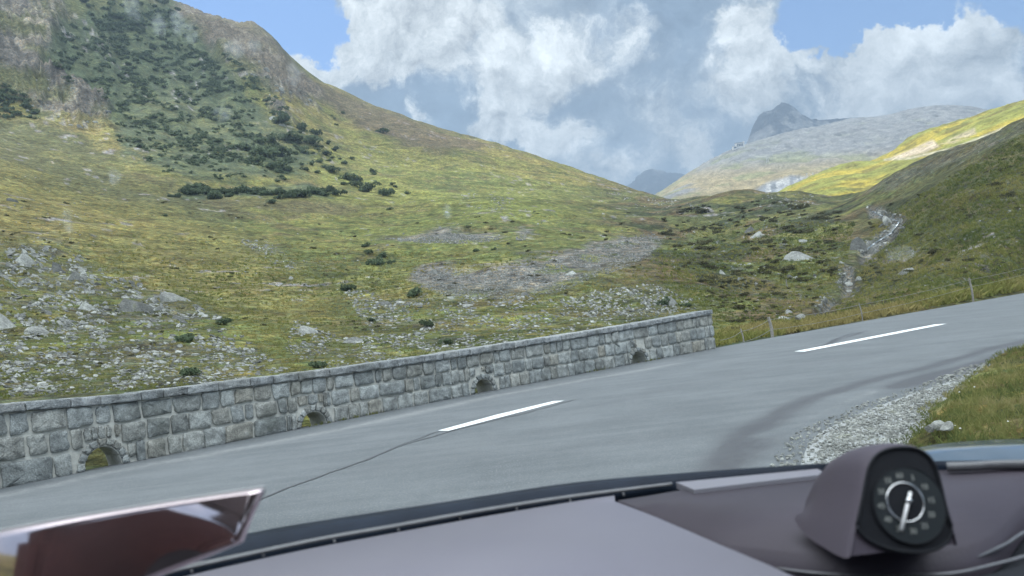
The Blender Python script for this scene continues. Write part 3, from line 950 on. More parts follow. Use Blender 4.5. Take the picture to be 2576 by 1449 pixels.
SV, SF, ST, SW_ = [], [], [], []


def add_stone(quad, d0, d1, tone, warm, into, rad=.03, seed=0, rough=.0045):
    """a rough-faced block whose outline is given in (along, up); its face stands proud at d0 and its back is at d1"""
    rs = np.random.default_rng(seed)
    q = np.array(quad, float)
    c = q.mean(0)
    N = len(q)
    per = 4 if N == 4 else 3
    out = []
    for i in range(N):
        p, n_, pr = q[i], q[(i + 1) % N], q[i - 1]
        a, e = p + (pr - p) / np.linalg.norm(pr - p) * rad, p + (n_ - p) / np.linalg.norm(n_ - p) * rad
        out += [a, p * .55 + (a + e) * .225, e]
        for t in np.linspace(0, 1, per)[1:-1]:
            e2 = n_ + (p - n_) / np.linalg.norm(p - n_) * rad
            out.append(e * (1 - t) + e2 * t)
    out = np.array(out) + rs.normal(0, rough * 1.2, (len(out), 2))
    M = len(out)
    rings = [(1.0, d1), (1.0, d0 + .014), (.95 - rad * .2, d0 + .001), (.5, d0)]
    V = []
    for sc_, d in rings:
        pts = c + (out - c) * sc_
        dd = d + (rs.normal(0, rough, M) if d < d1 else 0)
        V.append(wpos(pts[:, 0], pts[:, 1], dd))
    V.append(wpos(np.array([c[0]]), c[1], d0 + rs.normal(0, rough)))
    V = np.concatenate(V)
    o = into["n"]
    i = np.arange(M); j = (i + 1) % M
    for k_ in range(3):
        into["F"].append(np.stack([i + k_ * M, j + k_ * M, j + (k_ + 1) * M, i + (k_ + 1) * M], 1) + o)
    into["T"].append(np.stack([i + 3 * M, j + 3 * M, np.full(M, 4 * M)], 1) + o)
    into["V"].append(V); into["n"] += len(V)
    into["tone"].append(np.full(len(V), tone)); into["warm"].append(np.full(len(V), warm))


def new_into(): return dict(V=[], F=[], T=[], n=0, tone=[], warm=[])


def build_into(name, into, mat, parent):
    V = np.concatenate(into["V"])
    Q = np.concatenate(into["F"])
    T = np.concatenate(into["T"])
    me = bpy.data.meshes.new(name)
    me.vertices.add(len(V)); me.vertices.foreach_set("co", V.astype(np.float32).ravel())
    loops = np.concatenate([Q.ravel(), T.ravel()]).astype(np.int32)
    tot = np.concatenate([np.full(len(Q), 4), np.full(len(T), 3)]).astype(np.int32)
    me.loops.add(len(loops)); me.loops.foreach_set("vertex_index", loops)
    me.polygons.add(len(tot))
    me.polygons.foreach_set("loop_start", np.concatenate([[0], np.cumsum(tot)[:-1]]).astype(np.int32))
    me.polygons.foreach_set("loop_total", tot)
    me.polygons.foreach_set("use_smooth", np.ones(len(tot), bool))
    me.update(calc_edges=True)
    attr(me, "tone", np.concatenate(into["tone"])); attr(me, "warm", np.concatenate(into["warm"]))
    return link(name, me, mat, parent)


rs = np.random.default_rng(5)
blocks = new_into()
ARC_R = .095


def in_arch(s0, s1, h0, h1):
    for s_, w_, h_ in ARCH:
        a, hh = w_ / 2 + ARC_R, h_ + ARC_R
        for s in np.linspace(s0, s1, 5):
            for h in np.linspace(h0, h1, 5):
                if ((s - s_) / a) ** 2 + (h / hh) ** 2 < .93: return True
    return False


for row in range(3):
    s = -.1
    while s < S_TOT - .02:
        big = rs.random()
        w_ = (.15 + .09 * rs.random()) if big < .35 else (.25 + .19 * rs.random()) if big < .95 else .56
        rem = S_TOT - s
        if rem < w_ + .2: w_ = rem
        mid = min(max(s + w_ / 2, 0), S_TOT)
        H = float(w_top(mid)) - COPE
        l0, l1 = [(-.03, .335), (.345, .675), (.685, 1.0)][row]
        jt = rs.uniform(-.018, .018, 4)
        a, e = s + .014, min(s + w_ - .014, S_TOT)
        h0, h1 = l0 * H + .012, l1 * H - .012
        cut = in_arch(a, e, h0, h1)
        if not cut:
            add_stone([(a + jt[0], h0 + jt[1] * .6), (e + jt[2] * .7, h0 + jt[3] * .6), (e - jt[0] * .7, h1 + jt[2] * .6), (a + jt[3], h1 - jt[1] * .6)],
                      rs.uniform(-.034, -.014), TH_W - .03, rs.random() ** 1.2, max(0, rs.normal(.12, .25)), blocks, rs.uniform(.02, .05), int(rs.integers(1e9)))
        else:
            # narrower filler stones on what is left of this width beside the ring
            for aa, ee in ((a, a + (e - a) * .30), (a + (e - a) * .35, a + (e - a) * .64), (a + (e - a) * .69, e)):
                for hh0, hh1 in ((h0, h1), (h0, h0 + (h1 - h0) * .55), (h0 + (h1 - h0) * .35, h1), (h0 + (h1 - h0) * .62, h1)):
                    if ee - aa > .045 and not in_arch(aa, ee, hh0, hh1):
                        add_stone([(aa, hh0), (ee, hh0), (ee, hh1), (aa, hh1)], rs.uniform(-.032, -.014), TH_W - .03, rs.random(), max(0, rs.normal(.15, .25)), blocks, .025, int(rs.integers(1e9)))
                        break
        s += w_
build_into("masonry", blocks, m_stone, wall)

for s_, w_, h_ in ARCH:
    ring = new_into()
    n_ = 9
    for k_ in range(n_):
        t0, t1 = math.pi * k_ / n_ + .03, math.pi * (k_ + 1) / n_ - .03
        qd = [(s_ + math.cos(t0) * w_ / 2, math.sin(t0) * h_), (s_ + math.cos(t1) * w_ / 2, math.sin(t1) * h_),
              (s_ + math.cos(t1) * (w_ / 2 + ARC_R * .9), math.sin(t1) * (h_ + ARC_R * .9)), (s_ + math.cos(t0) * (w_ / 2 + ARC_R * .9), math.sin(t0) * (h_ + ARC_R * .9))]
        qd = [(x, max(y, .0)) for x, y in qd]
        add_stone(qd[::-1], rs.uniform(-.034, -.018), TH_W - .02, rs.random(), max(0, rs.normal(.1, .2)), ring, .012, int(rs.integers(1e9)), .003)
    build_into("drain_arch", ring, m_stone, wall)

cop = new_into()
s = 0.0
while s < S_TOT - .05:
    w_ = rs.uniform(.26, .62)
    if S_TOT - s - w_ < .3: w_ = S_TOT - s
    e = s + w_
    t0, t1 = float(w_top(s)), float(w_top(e))
    j = rs.uniform(-.006, .006)
    add_stone([(s + .004, t0 - COPE + .004), (e - .004, t1 - COPE + .004), (e - .004, t1 + j), (s + .004, t0 + j)], -.06, TH_W + .04, rs.random(), max(0, rs.normal(.05, .2)), cop, .014, int(rs.integers(1e9)), .0022)
    s = e
co = build_into("coping", cop, m_cope, wall)

# ------------------------------------------------------------------ gravel shoulder and grass verge on the inside of the bend
GR = [(2520, 912), (2460, 925), (2385, 962), (2290, 993), (2200, 1026), (2120, 1060), (2060, 1090), (2030, 1125), (2015, 1165), (1990, 1260), (1960, 1420), (2500, 1420), (2480, 1180), (2560, 1000), (2600, 930)]
gp_ = [(pl(x, y)[0], pl(x, y)[1]) for x, y in GR]
m_grav = simple_mat("gravel_bed", (.24, .25, .245), (.38, .39, .38), 60, .95, .9, .02, .2)
sheet("gravel_bed", gp_, .006, m_grav, None)
tag(bpy.data.objects["gravel_bed"], "pale gravel shoulder between asphalt and grass verge", "gravel bed", kind="structure")

VE = [(x + 8 + 34 * min(max((y - 930) / 80, 0), 1), y) for x, y in [(2900, 800), (2740, 832), (2640, 858), (2560, 880), (2500, 906), (2425, 948), (2375, 982), (2330, 1015), (2295, 1055), (2268, 1105), (2250, 1160), (2235, 1250), (2225, 1400)]]
vp = np.array([pl(x, y)[:2] for x, y in VE])
t_ = np.concatenate([[0], np.cumsum(np.linalg.norm(np.diff(vp, axis=0), axis=1))])
s2 = np.linspace(0, t_[-1], 260)
vx, vy = np.interp(s2, t_, vp[:, 0]), np.interp(s2, t_, vp[:, 1])
for _ in range(40):
    vx[1:-1] = (vx[:-2] + 2 * vx[1:-1] + vx[2:]) / 4; vy[1:-1] = (vy[:-2] + 2 * vy[1:-1] + vy[2:]) / 4
vx = vx + (fbm(s2 * 1.2, s2 * 0, 4, 7) - .5) * .4
ww = np.concatenate([np.linspace(0, 3, 70), np.geomspace(3.1, 16, 30)])
VXX = vx[:, None] + ww[None] * .93
VYY = vy[:, None] - ww[None] * .36


def verge_h(w, x, y):
    return .012 + .34 * sstep(0, 3.2, w) + .10 * sstep(0, .25, w) + .10 * (fbm(x * 2.2, y * 2.2, 4, 3) - .5) * sstep(0, .6, w) + .5 * sstep(3, 12, w)


VZ = verge_h(ww[None] + 0 * VXX, VXX, VYY)
VZ[:, 0] = -.02
id_ = np.arange(VXX.size).reshape(VXX.shape)
q = np.stack([id_[:-1, :-1], id_[1:, :-1], id_[1:, 1:], id_[:-1, 1:]], -1).reshape(-1, 4)
me = mesh_np("verge", np.stack([VXX, VYY, VZ], -1).reshape(-1, 3), q, True)
vc = np.empty(VXX.shape + (3,)); vc[:] = (.115, .120, .040)
vc = mixc(vc, (.16, .135, .055), sstep(.45, .65, fbm(VXX * 1.5, VYY * 1.5, 4, 8)))
vc = mixc(vc, (.07, .085, .03), sstep(.5, .65, fbm(VXX * 2.5, VYY * 2.5, 4, 9)))
attr_col(me, "cover", vc.reshape(-1, 3))
verge = link("verge", me, gm)
if me.polygons[len(me.polygons) // 2].normal.z < 0: me.flip_normals()
tag(verge, "grassy verge bank on the inside of the bend", "verge", kind="structure")
# ------------------------------------------------------------------ rocks
def ico(sub):
    b = bmesh.new()
    bmesh.ops.create_icosphere(b, subdivisions=sub, radius=1)
    V = np.array([v.co[:] for v in b.verts]); Fc = np.array([[v.index for v in f.verts] for f in b.faces])
    b.free()
    return V, Fc


I1, I2, I3 = ico(1), ico(2), ico(3)


def rock_shape(seed, base, planes=9, rough=.04):
    rs = np.random.default_rng(seed)
    V = base[0].copy()
    for _ in range(planes):
        n = rs.normal(size=3); n[2] *= 1.2; n /= np.linalg.norm(n)
        d = rs.uniform(.42, .80)
        t = V @ n
        V -= np.where(t > d, t - d, 0)[:, None] * n
    V += rs.normal(0, rough, V.shape) * .4
    V[:, 2] = np.maximum(V[:, 2], -.45)
    V[:, 1] *= rs.uniform(.6, .95)
    return V


def rot(ax, a):
    return np.array(Matrix.Rotation(a, 3, ax))


def rock_material(name, per_object):
    m, nt = new_mat(name)
    oc = nt.n("ShaderNodeNewGeometry").outputs["Position"]
    if per_object:
        tn = nt.n("ShaderNodeObjectInfo").outputs["Random"]
    else:
        tn = nt.n("ShaderNodeAttribute", {"attribute_name": "tone"}).outputs["Fac"]
    a, b = nt.noise(oc, 14, 6, .7), nt.noise(oc, 2.2, 5, .65)
    c_ = nt.mix(tn, (.115, .116, .106), (.335, .34, .31))
    g_ = nt.math("MULTIPLY", nt.smooth(a, .28, .72, .65, 1.3), nt.smooth(b, .3, .7, .68, 1.28))
    c_ = nt.n("ShaderNodeVectorMath", {"operation": "SCALE"}, Vector=c_, Scale=g_).outputs[0]
    c_ = nt.mix(nt.smooth(b, .57, .70, 0, .5), c_, (.115, .12, .06))
    c_ = nt.mix(nt.smooth(a, .60, .72, 0, .4), c_, (.38, .385, .36))
    finish(nt, c_, .92, nt.math("ADD", a, nt.math("MULTIPLY", b, 2)), .8, .05, .25)
    return m


m_rock, m_rub = rock_material("boulder_rock", True), rock_material("rubble_rock", False)
ROCK_ME = []
for k_ in range(14):
    V = rock_shape(100 + k_, I3, 10)
    ROCK_ME.append(mesh_np("boulder", V, I3[1], False))
    ROCK_ME[-1].materials.append(m_rock)
    attr(ROCK_ME[-1], "tone", np.full(len(V), .5))
SMALL = [(rock_shape(300 + k_, I1, 7, .09), I1[1]) for k_ in range(16)]
N_ROCK = 0


def place_rock(px, py, wpx, label, group, flat=.5, k=None, yaw=None, tilt=.3, sink=.12, mn=None):
    """one boulder, wpx wide in the photograph's 2575 units"""
    global N_ROCK
    loc, nrm = hit(px, py)
    if loc is None: return None
    dist = (loc - Vector(EYE)).length
    sz = wpx / 2 / FPX * dist * 1.18
    o = bpy.data.objects.new("boulder", ROCK_ME[(N_ROCK if k is None else k) % len(ROCK_ME)])
    COL.objects.link(o)
    o.scale = (sz, sz * random.uniform(.75, 1.1), sz * flat * random.uniform(.8, 1.2))
    up = nrm.lerp(Vector((0, 0, 1)), .45).normalized()
    qt = up.to_track_quat("Z", "Y")
    o.rotation_euler = (qt.to_matrix() @ Matrix.Rotation(yaw if yaw is not None else random.uniform(0, 6.28), 3, "Z") @ Matrix.Rotation(random.uniform(-tilt, tilt), 3, "X")).to_euler()
    o.location = loc + up * (sz * flat * (.45 - sink) )
    tag(o, label, "boulder", group)
    N_ROCK += 1
    return o


def in_poly(poly, n, rs):
    p = np.array(poly)
    lo, hi = p.min(0), p.max(0)
    out = []
    while len(out) < n:
        q = rs.uniform(lo, hi, (n * 3, 2))
        out += [tuple(v) for v in q[poly_sd(q[:, 0], q[:, 1], poly) > 0]]
    return out[:n]


# the boulders one would point at
BIG = [(444, 757, 96, .42, "long flat-topped boulder on the left slope, uphill and right of the wedge-shaped boulder"),
       (365, 782, 96, .36, "wedge-shaped boulder with a pale sloping top, just downhill of the long flat-topped boulder"),
       (222, 779, 72, .40, "low broad pale boulder on the left slope, left of the wedge-shaped boulder"),
       (12, 825, 90, .55, "big squarish pale rock at the far left edge of the slope above the wall"),
       (110, 838, 62, .50, "tilted slab rock between the squarish edge rock and the wedge-shaped boulder"),
       (190, 705, 42, .50, "small pale pointed rock below the broad flat ledge rock on the left slope"),
       (150, 685, 78, .30, "broad flat ledge rock high on the left stony slope"),
       (75, 665, 60, .32, "flat slab left of the broad ledge rock on the left slope"),
       (516, 906, 36, .62, "bright squarish pale rock just above the wall coping on the left slope"),
       (735, 703, 26, .55, "lone light rock in yellow grass halfway up the left slope"),
       (785, 838, 66, .42, "broad low rock at the foot of the dry grass above the second drain arch"),
       (895, 862, 58, .45, "rock just above the wall, right of the broad low rock by the dry grass"),
       (958, 890, 40, .42, "flat pale rock just behind the coping, above the middle of the wall"),
       (1690, 768, 62, .48, "large grey boulder beside a dark bush above the right end of the wall"),
       (1820, 690, 34, .5, "small grey rock in the heath at the foot of the knoll"),
       (1880, 585, 40, .75, "rounded pale boulder standing on the dark knoll"),
       (1900, 598, 36, .40, "low rough rock leaning against the rounded pale boulder on the knoll"),
       (2018, 655, 74, .40, "broad grey outcrop among brown heath on the knoll"),
       (2160, 628, 62, .55, "large smooth grey boulder on the left bank of the stony stream"),
       (2190, 638, 46, .60, "pale boulder touching the large smooth one beside the stream"),
       (2120, 662, 30, .4, "flat mossy rock on the grassy hollow left of the stream"),
       (2275, 690, 54, .42, "lone pale boulder on the right-hand grass slope"),
       (2135, 735, 26, .45, "small bright rock in grass below the stream fan"),
       (1975, 805, 46, .6, "pale tilted block where the stream meets the road"),
       (2010, 812, 50, .5, "low grey block at the roadside end of the stream"),
       (1985, 788, 34, .45, "light block in the lower stream bed, behind the tilted block"),
       (2240, 560, 46, .5, "flat rock at the top bend of the stream"),
       (2075, 762, 28, .5, "small pale stone on the stream bank above the roadside blocks"),
       (1125, 535, 16, .5, "small pale stone alone on the green mid slope"),
       (1085, 688, 40, .35, "flat pale slab at the left end of the scree field"),
       (1440, 690, 40, .4, "light slab at the right lower end of the scree field"),
       (1320, 745, 34, .5, "pale rock at the lower edge of the scree"),
       (965, 768, 48, .5, "grey rock on the grass above the wall, left of the scree"),
       (1175, 770, 30, .5, "light rock in the stony grass below the scree"),
       (1355, 822, 34, .45, "flat bright rock just above the coping below the scree"),
       (1640, 840, 46, .35, "dark flat rock partly hidden by the wall's right half"),
       (35, 508, 30, .3, "pale flat stone high on the left slope near the picture's left edge"),
       (40, 962, 50, .5, "mossy rock directly behind the coping at the wall's left end"),
       (690, 300, 24, .7, "pale block in the gully under the left crag"), (712, 318, 20, .8, "smaller pale block just below the gully block")]
for px, py, w_, fl_, lb in BIG:
    place_rock(px, py, w_, lb, None, fl_ * 1.1)

ZONES = [("rocks of the left stony slope", "angular grey rock scattered on the stony left slope above the wall", [(-60, 680), (60, 640), (170, 620), (300, 720), (470, 790), (600, 850), (690, 905), (640, 945), (400, 975), (0, 1005), (-60, 1000)], 95, 13, 30),
         ("rocks below the scree", "grey rock lying in stony grass between wall and scree field", [(880, 750), (1100, 765), (1400, 745), (1620, 725), (1740, 765), (1560, 810), (1380, 845), (1130, 885), (990, 880)], 62, 12, 26),
         ("rocks by the dry grass", "angular rock in dry grass above the second drain arch", [(740, 800), (880, 840), (960, 860), (960, 900), (800, 930), (730, 890)], 18, 12, 24),
         ("rocks on the knoll", "pale rock half sunk in dark heath on the knoll", [(1720, 560), (1900, 570), (2060, 600), (2080, 700), (1950, 740), (1750, 700)], 24, 10, 22),
         ("rocks under the ridge", "pale broken rock under the rocky ridge at the top of the left mountain", [(560, 110), (640, 150), (720, 200), (800, 250), (790, 285), (700, 290), (660, 250)], 30, 8, 20),
         ("rocks under the left crag", "pale rock at the foot of the left crag", [(90, 190), (270, 250), (280, 320), (200, 330), (60, 290)], 16, 8, 18),
         ("rocks on the middle slope", "pale stone dotted on the green middle slope", [(600, 600), (760, 630), (1000, 560), (1300, 480), (1600, 520), (1500, 580), (900, 660), (700, 690)], 22, 7, 15)]
rs = np.random.default_rng(77)
for grp, lb, poly, n_, a_, b_ in ZONES:
    for px, py in in_poly(poly, n_, rs):
        w_ = a_ + (b_ - a_) * rs.random() ** 1.8
        place_rock(px, py, w_, lb, grp, rs.uniform(.32, .62))
sp_ = np.array(STREAM)
tt = [t for t in np.linspace(0, len(sp_) - 1, 48) if not (5.2 < t < 6 or 8 < t < 9 or 10 < t < 11)]
for t in tt:
    px = np.interp(t, range(len(sp_)), sp_[:, 0]) + rs.normal(0, 9)
    py = np.interp(t, range(len(sp_)), sp_[:, 1]) + rs.normal(0, 6)
    place_rock(px, py, rs.uniform(11, 26), "pale washed stone in the bed of the stream", "stones in the stream bed", rs.uniform(.4, .7), sink=0)


def merge(name, items, mat, smooth=False, tone=True):
    """many small pieces (verts, faces, 3x3, place, tone) as one mesh"""
    Vs, Fs, Ts, o = [], [], [], 0
    for V, Fc, M, p, t in items:
        Vs.append(V @ M.T + p); Fs.append(Fc + o); o += len(V)
        Ts.append(np.full(len(V), t))
    me = mesh_np(name, np.concatenate(Vs), np.concatenate(Fs), smooth)
    if tone: attr(me, "tone", np.concatenate(Ts))
    return link(name, me, mat)


def scatter_rubble(poly, n, a_, b_, rs, flat=(.3, .6), pw=2.2, dens=None):
    out = []
    for px, py in pick(poly, n, rs, dens):
        loc, nrm = hit(px, py)
        if loc is None or edge_d(loc.x, loc.y) < 1.0: continue
        w_ = a_ + (b_ - a_) * rs.random() ** pw
        sz = w_ / 2 / FPX * (loc - Vector(EYE)).length * 1.15
        fl_ = rs.uniform(*flat)
        M = np.array(nrm.lerp(Vector((0, 0, 1)), .4).normalized().to_track_quat("Z", "Y").to_matrix()) @ rot("Z", rs.uniform(0, 6.28)) @ rot("X", rs.normal(0, .38)) @ np.diag([sz, sz * rs.uniform(.6, 1), sz * fl_])
        V, Fc = SMALL[rs.integers(len(SMALL))]
        out.append((V, Fc, M, np.array(loc) + np.array([0, 0, sz * fl_ * .15]), rs.random() ** 1.6))
    return out


def patchy(seed, lo=.42, hi=.58):
    return lambda px, py: sstep(lo, hi, fbm(px / 42.0, py / 17.0, 5, seed, .6)) * .95 + .05


def pick(poly, n, rs, dens):
    p = in_poly(poly, n, rs)
    if dens is None: return p
    a = np.array(p)
    keep = rs.random(len(a)) < dens(a[:, 0], a[:, 1])
    return [q for q, k_ in zip(p, keep) if k_]


rs = np.random.default_rng(88)
it = []
it += scatter_rubble(ROCKY[0][0], 11000, 5, 22, rs, dens=patchy(3, .41, .62))
it += scatter_rubble(ROCKY[1][0], 1500, 5, 15, rs, dens=patchy(4))
it += scatter_rubble(ROCKY[2][0], 4600, 5, 16, rs, dens=patchy(5, .38, .58))
it += scatter_rubble(ROCKY[3][0], 500, 3, 10, rs, dens=patchy(6))
for j_, w_ in ((4, 160), (5, 260), (6, 200)): it += scatter_rubble(ROCKY[j_][0], w_, 3, 9, rs, dens=patchy(7 + j_))
it += scatter_rubble([(0, 420), (500, 520), (1000, 520), (1500, 470), (1700, 540), (1500, 700), (900, 760), (600, 780), (300, 660), (0, 600)], 1500, 2.5, 7, rs, dens=patchy(21, .45, .65))
it += scatter_rubble([(1650, 600), (1900, 520), (2080, 540), (2100, 700), (1950, 800), (1750, 760)], 900, 3, 9, rs, dens=patchy(22))
it += scatter_rubble([(2200, 700), (2575, 420), (2575, 720), (2150, 790)], 260, 3, 8, rs)
o = merge("rubble", it, m_rub)
tag(o, "loose small grey stones strewn through the grass of the slopes", "rubble", kind="stuff")
it = []
for j_, n_ in ((0, 7000), (1, 1500), (2, 200)):
    it += scatter_rubble(SCREE[j_], n_, 3.0, 8, rs, (.4, .8), 3, dens=patchy(31, .30, .40))
it += scatter_rubble(SCREE[3], 350, 2, 4.5, rs, (.4, .8), 3)
for V_ in it: pass
it = [(V, Fc, M, p, t * .6) for V, Fc, M, p, t in it]
o = merge("scree", it, m_rub)
tag(o, "grey scree fields of broken stone on the middle of the slope", "scree", kind="stuff")
it = []
for t in [t for t in np.linspace(0, len(sp_) - 1, 700) if not (5.1 < t < 6 or 8 < t < 9 or 10 < t < 11)]:
    px = np.interp(t, range(len(sp_)), sp_[:, 0]) + rs.normal(0, 11)
    py = np.interp(t, range(len(sp_)), sp_[:, 1]) + rs.normal(0, 8)
    it += scatter_rubble([(px - 1, py - 1), (px + 1, py - 1), (px, py + 1)], 1, 4, 12, rs, (.4, .8), 1.5)
it = [(V, Fc, M, p, .0 + t * .5) for V, Fc, M, p, t in it]
o = merge("stream_rubble", it, m_rub)
tag(o, "washed pale stones filling the stream bed", "stream stones", kind="stuff")

# the trickle of water
m_wat, nt = new_mat("stream_water")
ps = nt.n("ShaderNodeNewGeometry").outputs["Position"]
nz = nt.noise(ps, 2.5, 5, .7)
finish(nt, nt.mix(nt.smooth(nz, .5, .62), (.10, .12, .125), (.75, .77, .78)), .15, nz, .6, .05, .5)
wl, wr = [], []
for t in np.linspace(0, len(sp_) - 1, 120):
    px, py = np.interp(t, range(len(sp_)), sp_[:, 0]), np.interp(t, range(len(sp_)), sp_[:, 1])
    h1, h2 = hit(px - 2.5, py)[0], hit(px + 2.5, py)[0]
    if h1 and h2 and edge_d(h1.x, h1.y) > 1 and t < 5:
        wl.append(h1 + Vector((0, 0, .12))); wr.append(h2 + Vector((0, 0, .12)))
n_ = len(wl)
i = np.arange(n_ - 1)
o = link("stream", mesh_np("stream", np.array([tuple(v) for v in wl + wr]), np.stack([i, i + n_, i + n_ + 1, i + 1], 1), True), m_wat)
tag(o, "thin white stream trickling down between stones", "stream", kind="structure")


# ------------------------------------------------------------------ shrubs
def bush_shape(seed, nq, lumps=5, q=.2, flat=.7):
    rs = np.random.default_rng(seed)
    cs = np.column_stack([rs.uniform(-.62, .62, lumps), rs.uniform(-.62, .62, lumps), rs.uniform(.1, .55, lumps) * flat])
    rad = rs.uniform(.32, .55, lumps)
    V, Fc = [], []
    for _ in range(nq):
        k_ = rs.integers(lumps)
        d = rs.normal(size=3); d /= np.linalg.norm(d); d[2] = abs(d[2]) * (1 if rs.random() < .85 else -.4)
        p = cs[k_] + d * rad[k_] * rs.uniform(.72, 1.05) * np.array([1, 1, flat])
        p[2] = max(p[2], -.05)
        n_ = d * .7 + rs.normal(0, .55, 3); n_ /= np.linalg.norm(n_)
        a = np.cross(n_, rs.normal(size=3)); a /= np.linalg.norm(a)
        b_ = np.cross(n_, a)
        s_ = q * rs.uniform(.5, 1.15)
        o_ = len(V)
        V += [p - a * s_, p + b_ * s_ * .5, p + a * s_, p - b_ * s_ * .5]
        Fc.append([o_, o_ + 1, o_ + 2, o_ + 3])
    return np.array(V), np.array(Fc)


def leaf_material(name, c1, c2):
    m, nt = new_mat(name)
    rnd = nt.n("ShaderNodeObjectInfo").outputs["Random"]
    ps = nt.n("ShaderNodeNewGeometry").outputs["Position"]
    isl = nt.n("ShaderNodeNewGeometry").outputs["Random Per Island"]
    f = nt.math("MULTIPLY_ADD", isl, .6, nt.math("MULTIPLY", nt.noise(ps, .8, 3), .4))
    c_ = nt.mix(f, c1, c2)
    c_ = nt.n("ShaderNodeVectorMath", {"operation": "SCALE"}, Vector=c_, Scale=nt.math("MULTIPLY_ADD", rnd, .5, .75)).outputs[0]
    d = nt.n("ShaderNodeBsdfDiffuse", Color=c_)
    t = nt.n("ShaderNodeBsdfTranslucent", Color=c_)
    mx = nt.n("ShaderNodeMixShader", {}, Fac=.3)
    nt.t.links.new(d.outputs[0], mx.inputs[1]); nt.t.links.new(t.outputs[0], mx.inputs[2])
    nt.t.links.new(mx.outputs[0], nt.n("ShaderNodeOutputMaterial").inputs["Surface"])
    return m


m_leaf = leaf_material("alder_leaves", (.064, .088, .054), (.118, .146, .084))
m_heath = leaf_material("heath_leaves", (.062, .068, .038), (.125, .112, .060))
BUSH_ME, HEATH_ME = [], []
for k_ in range(10):
    V, Fc = bush_shape(500 + k_, 340, 4 + k_ % 4, .17, .85)
    BUSH_ME.append(mesh_np("shrub", V, Fc)); BUSH_ME[-1].materials.append(m_leaf)
for k_ in range(6):
    V, Fc = bush_shape(600 + k_, 260, 6, .14, .5)
    HEATH_ME.append(mesh_np("heath_shrub", V, Fc)); HEATH_ME[-1].materials.append(m_heath)
NB = 0


def place_bush(px, py, rpx, label, group, heath=False):
    """px, py: middle of the shrub; rpx: its half width in the photograph"""
    global NB
    loc, nrm = hit(px, py + rpx * .45)
    if loc is None: return
    sz = rpx / FPX * (loc - Vector(EYE)).length
    ms_ = HEATH_ME if heath else BUSH_ME
    o = bpy.data.objects.new("heath_shrub" if heath else "alder_shrub", ms_[NB % len(ms_)])
    COL.objects.link(o)
    o.location = loc - Vector((0, 0, sz * .06))
    o.rotation_euler = (random.uniform(-.1, .1), random.uniform(-.1, .1), random.uniform(0, 6.28))
    k_ = sz * random.uniform(.92, 1.1)
    o.scale = (k_, k_, k_ * random.uniform(.8, 1.15))
    tag(o, label, "shrub", group)
    NB += 1


ONE = [(1045, 732, 27, "round dark green bush at the left foot of the scree field"), (418, 541, 8, "small dark bush alone in the grass left of the hedge row"),
       (980, 523, 10, "single dark bush beside a pale stone on the open green slope"), (961, 326, 20, "dark bush patch on a rock ledge high under the ridge line"),
       (572, 806, 22, "grey-green bush in dry grass on the left slope"), (1075, 812, 21, "low bush in stony grass above the middle of the wall"),
       (935, 802, 15, "small bush left of the low bush above the wall"), (870, 722, 22, "low bush on the grass left of the scree"),
       (1668, 758, 22, "dark bush left of the large grey boulder above the wall"), (1725, 765, 16, "dark low bush right of the large grey boulder above the wall"),
       (1195, 628, 12, "left-hand of two bushes under the upper scree band"), (1241, 625, 9, "right-hand of two bushes under the upper scree band"),
       (470, 845, 30, "dark green juniper clump among the rocks of the left slope"), (480, 935, 26, "dark juniper clump just behind the wall coping"),
       (790, 915, 26, "dark clump in the ditch behind the wall, above the second drain arch"), (1120, 858, 20, "olive clump behind the coping, left of the third drain arch")]
for px, py, r_, lb in ONE: place_bush(px, py, r_, lb, None)
for px, py, r_ in [(930, 630, 18), (950, 655, 22), (920, 615, 13), (985, 658, 14), (965, 640, 15)]:
    place_bush(px, py, r_, "dark bush in the tight clump left of the scree fields", "clump of bushes left of the scree")
for px, py, r_ in [(822, 357, 9), (883, 396, 7), (866, 408, 8), (848, 376, 10), (840, 423, 18), (819, 384, 12), (806, 404, 9), (782, 409, 10), (767, 423, 10), (797, 431, 8), (935, 429, 8), (942, 436, 7), (876, 443, 16), (895, 448, 17), (897, 462, 14),
                   (925, 470, 22), (862, 460, 9), (969, 481, 20), (989, 461, 7), (995, 468, 6), (1026, 483, 9), (834, 290, 4), (841, 297, 4), (842, 313, 6), (864, 283, 6), (815, 418, 8), (828, 402, 6), (855, 398, 6), (836, 396, 5), (912, 478, 8)]:
    place_bush(px, py, r_ * 1.3, "round dark bush dotted on the open green slope right of the thicket", "bushes dotted on the green slope")
for px, py, r_ in [(795, 331, 15), (783, 347, 26), (729, 343, 26), (719, 305, 22), (755, 319, 15), (703, 380, 26), (665, 380, 26), (696, 414, 22), (719, 423, 14), (615, 369, 18), (640, 400, 18), (684, 504, 14), (705, 494, 12), (745, 350, 20), (760, 372, 14), (680, 350, 18), (650, 350, 18)]:
    place_bush(px, py, r_ * 1.2, "dark bush at the ragged right edge of the alder thicket", "bushes at the edge of the thicket")
for t in np.linspace(0, 1, 46):
    px = 445 + 400 * t + random.uniform(-8, 8)
    py = 487 - 8 * t + random.uniform(-11, 7) - (10 if .05 < t < .2 else 0)
    place_bush(px, py, random.uniform(13, 24), "dark green bush in the hedge row along the terrace", "bushes of the hedge row")
rs = np.random.default_rng(99)
hp = in_poly([(1640, 540), (1800, 505), (2000, 500), (2120, 530), (2080, 640), (2110, 740), (1950, 800), (1820, 780), (1720, 700)], 62, rs)
for px, py in hp:
    place_bush(px, py, rs.uniform(9, 24), "low brown-green heath shrub on the dark knoll", "heath shrubs on the knoll", True)
for px, py in in_poly([(2200, 560), (2400, 430), (2575, 380), (2575, 640), (2300, 720), (2190, 700)], 12, rs):
    place_bush(px, py, rs.uniform(10, 22), "low heath shrub on the shaded right-hand slope", "heath shrubs on the right slope", True)
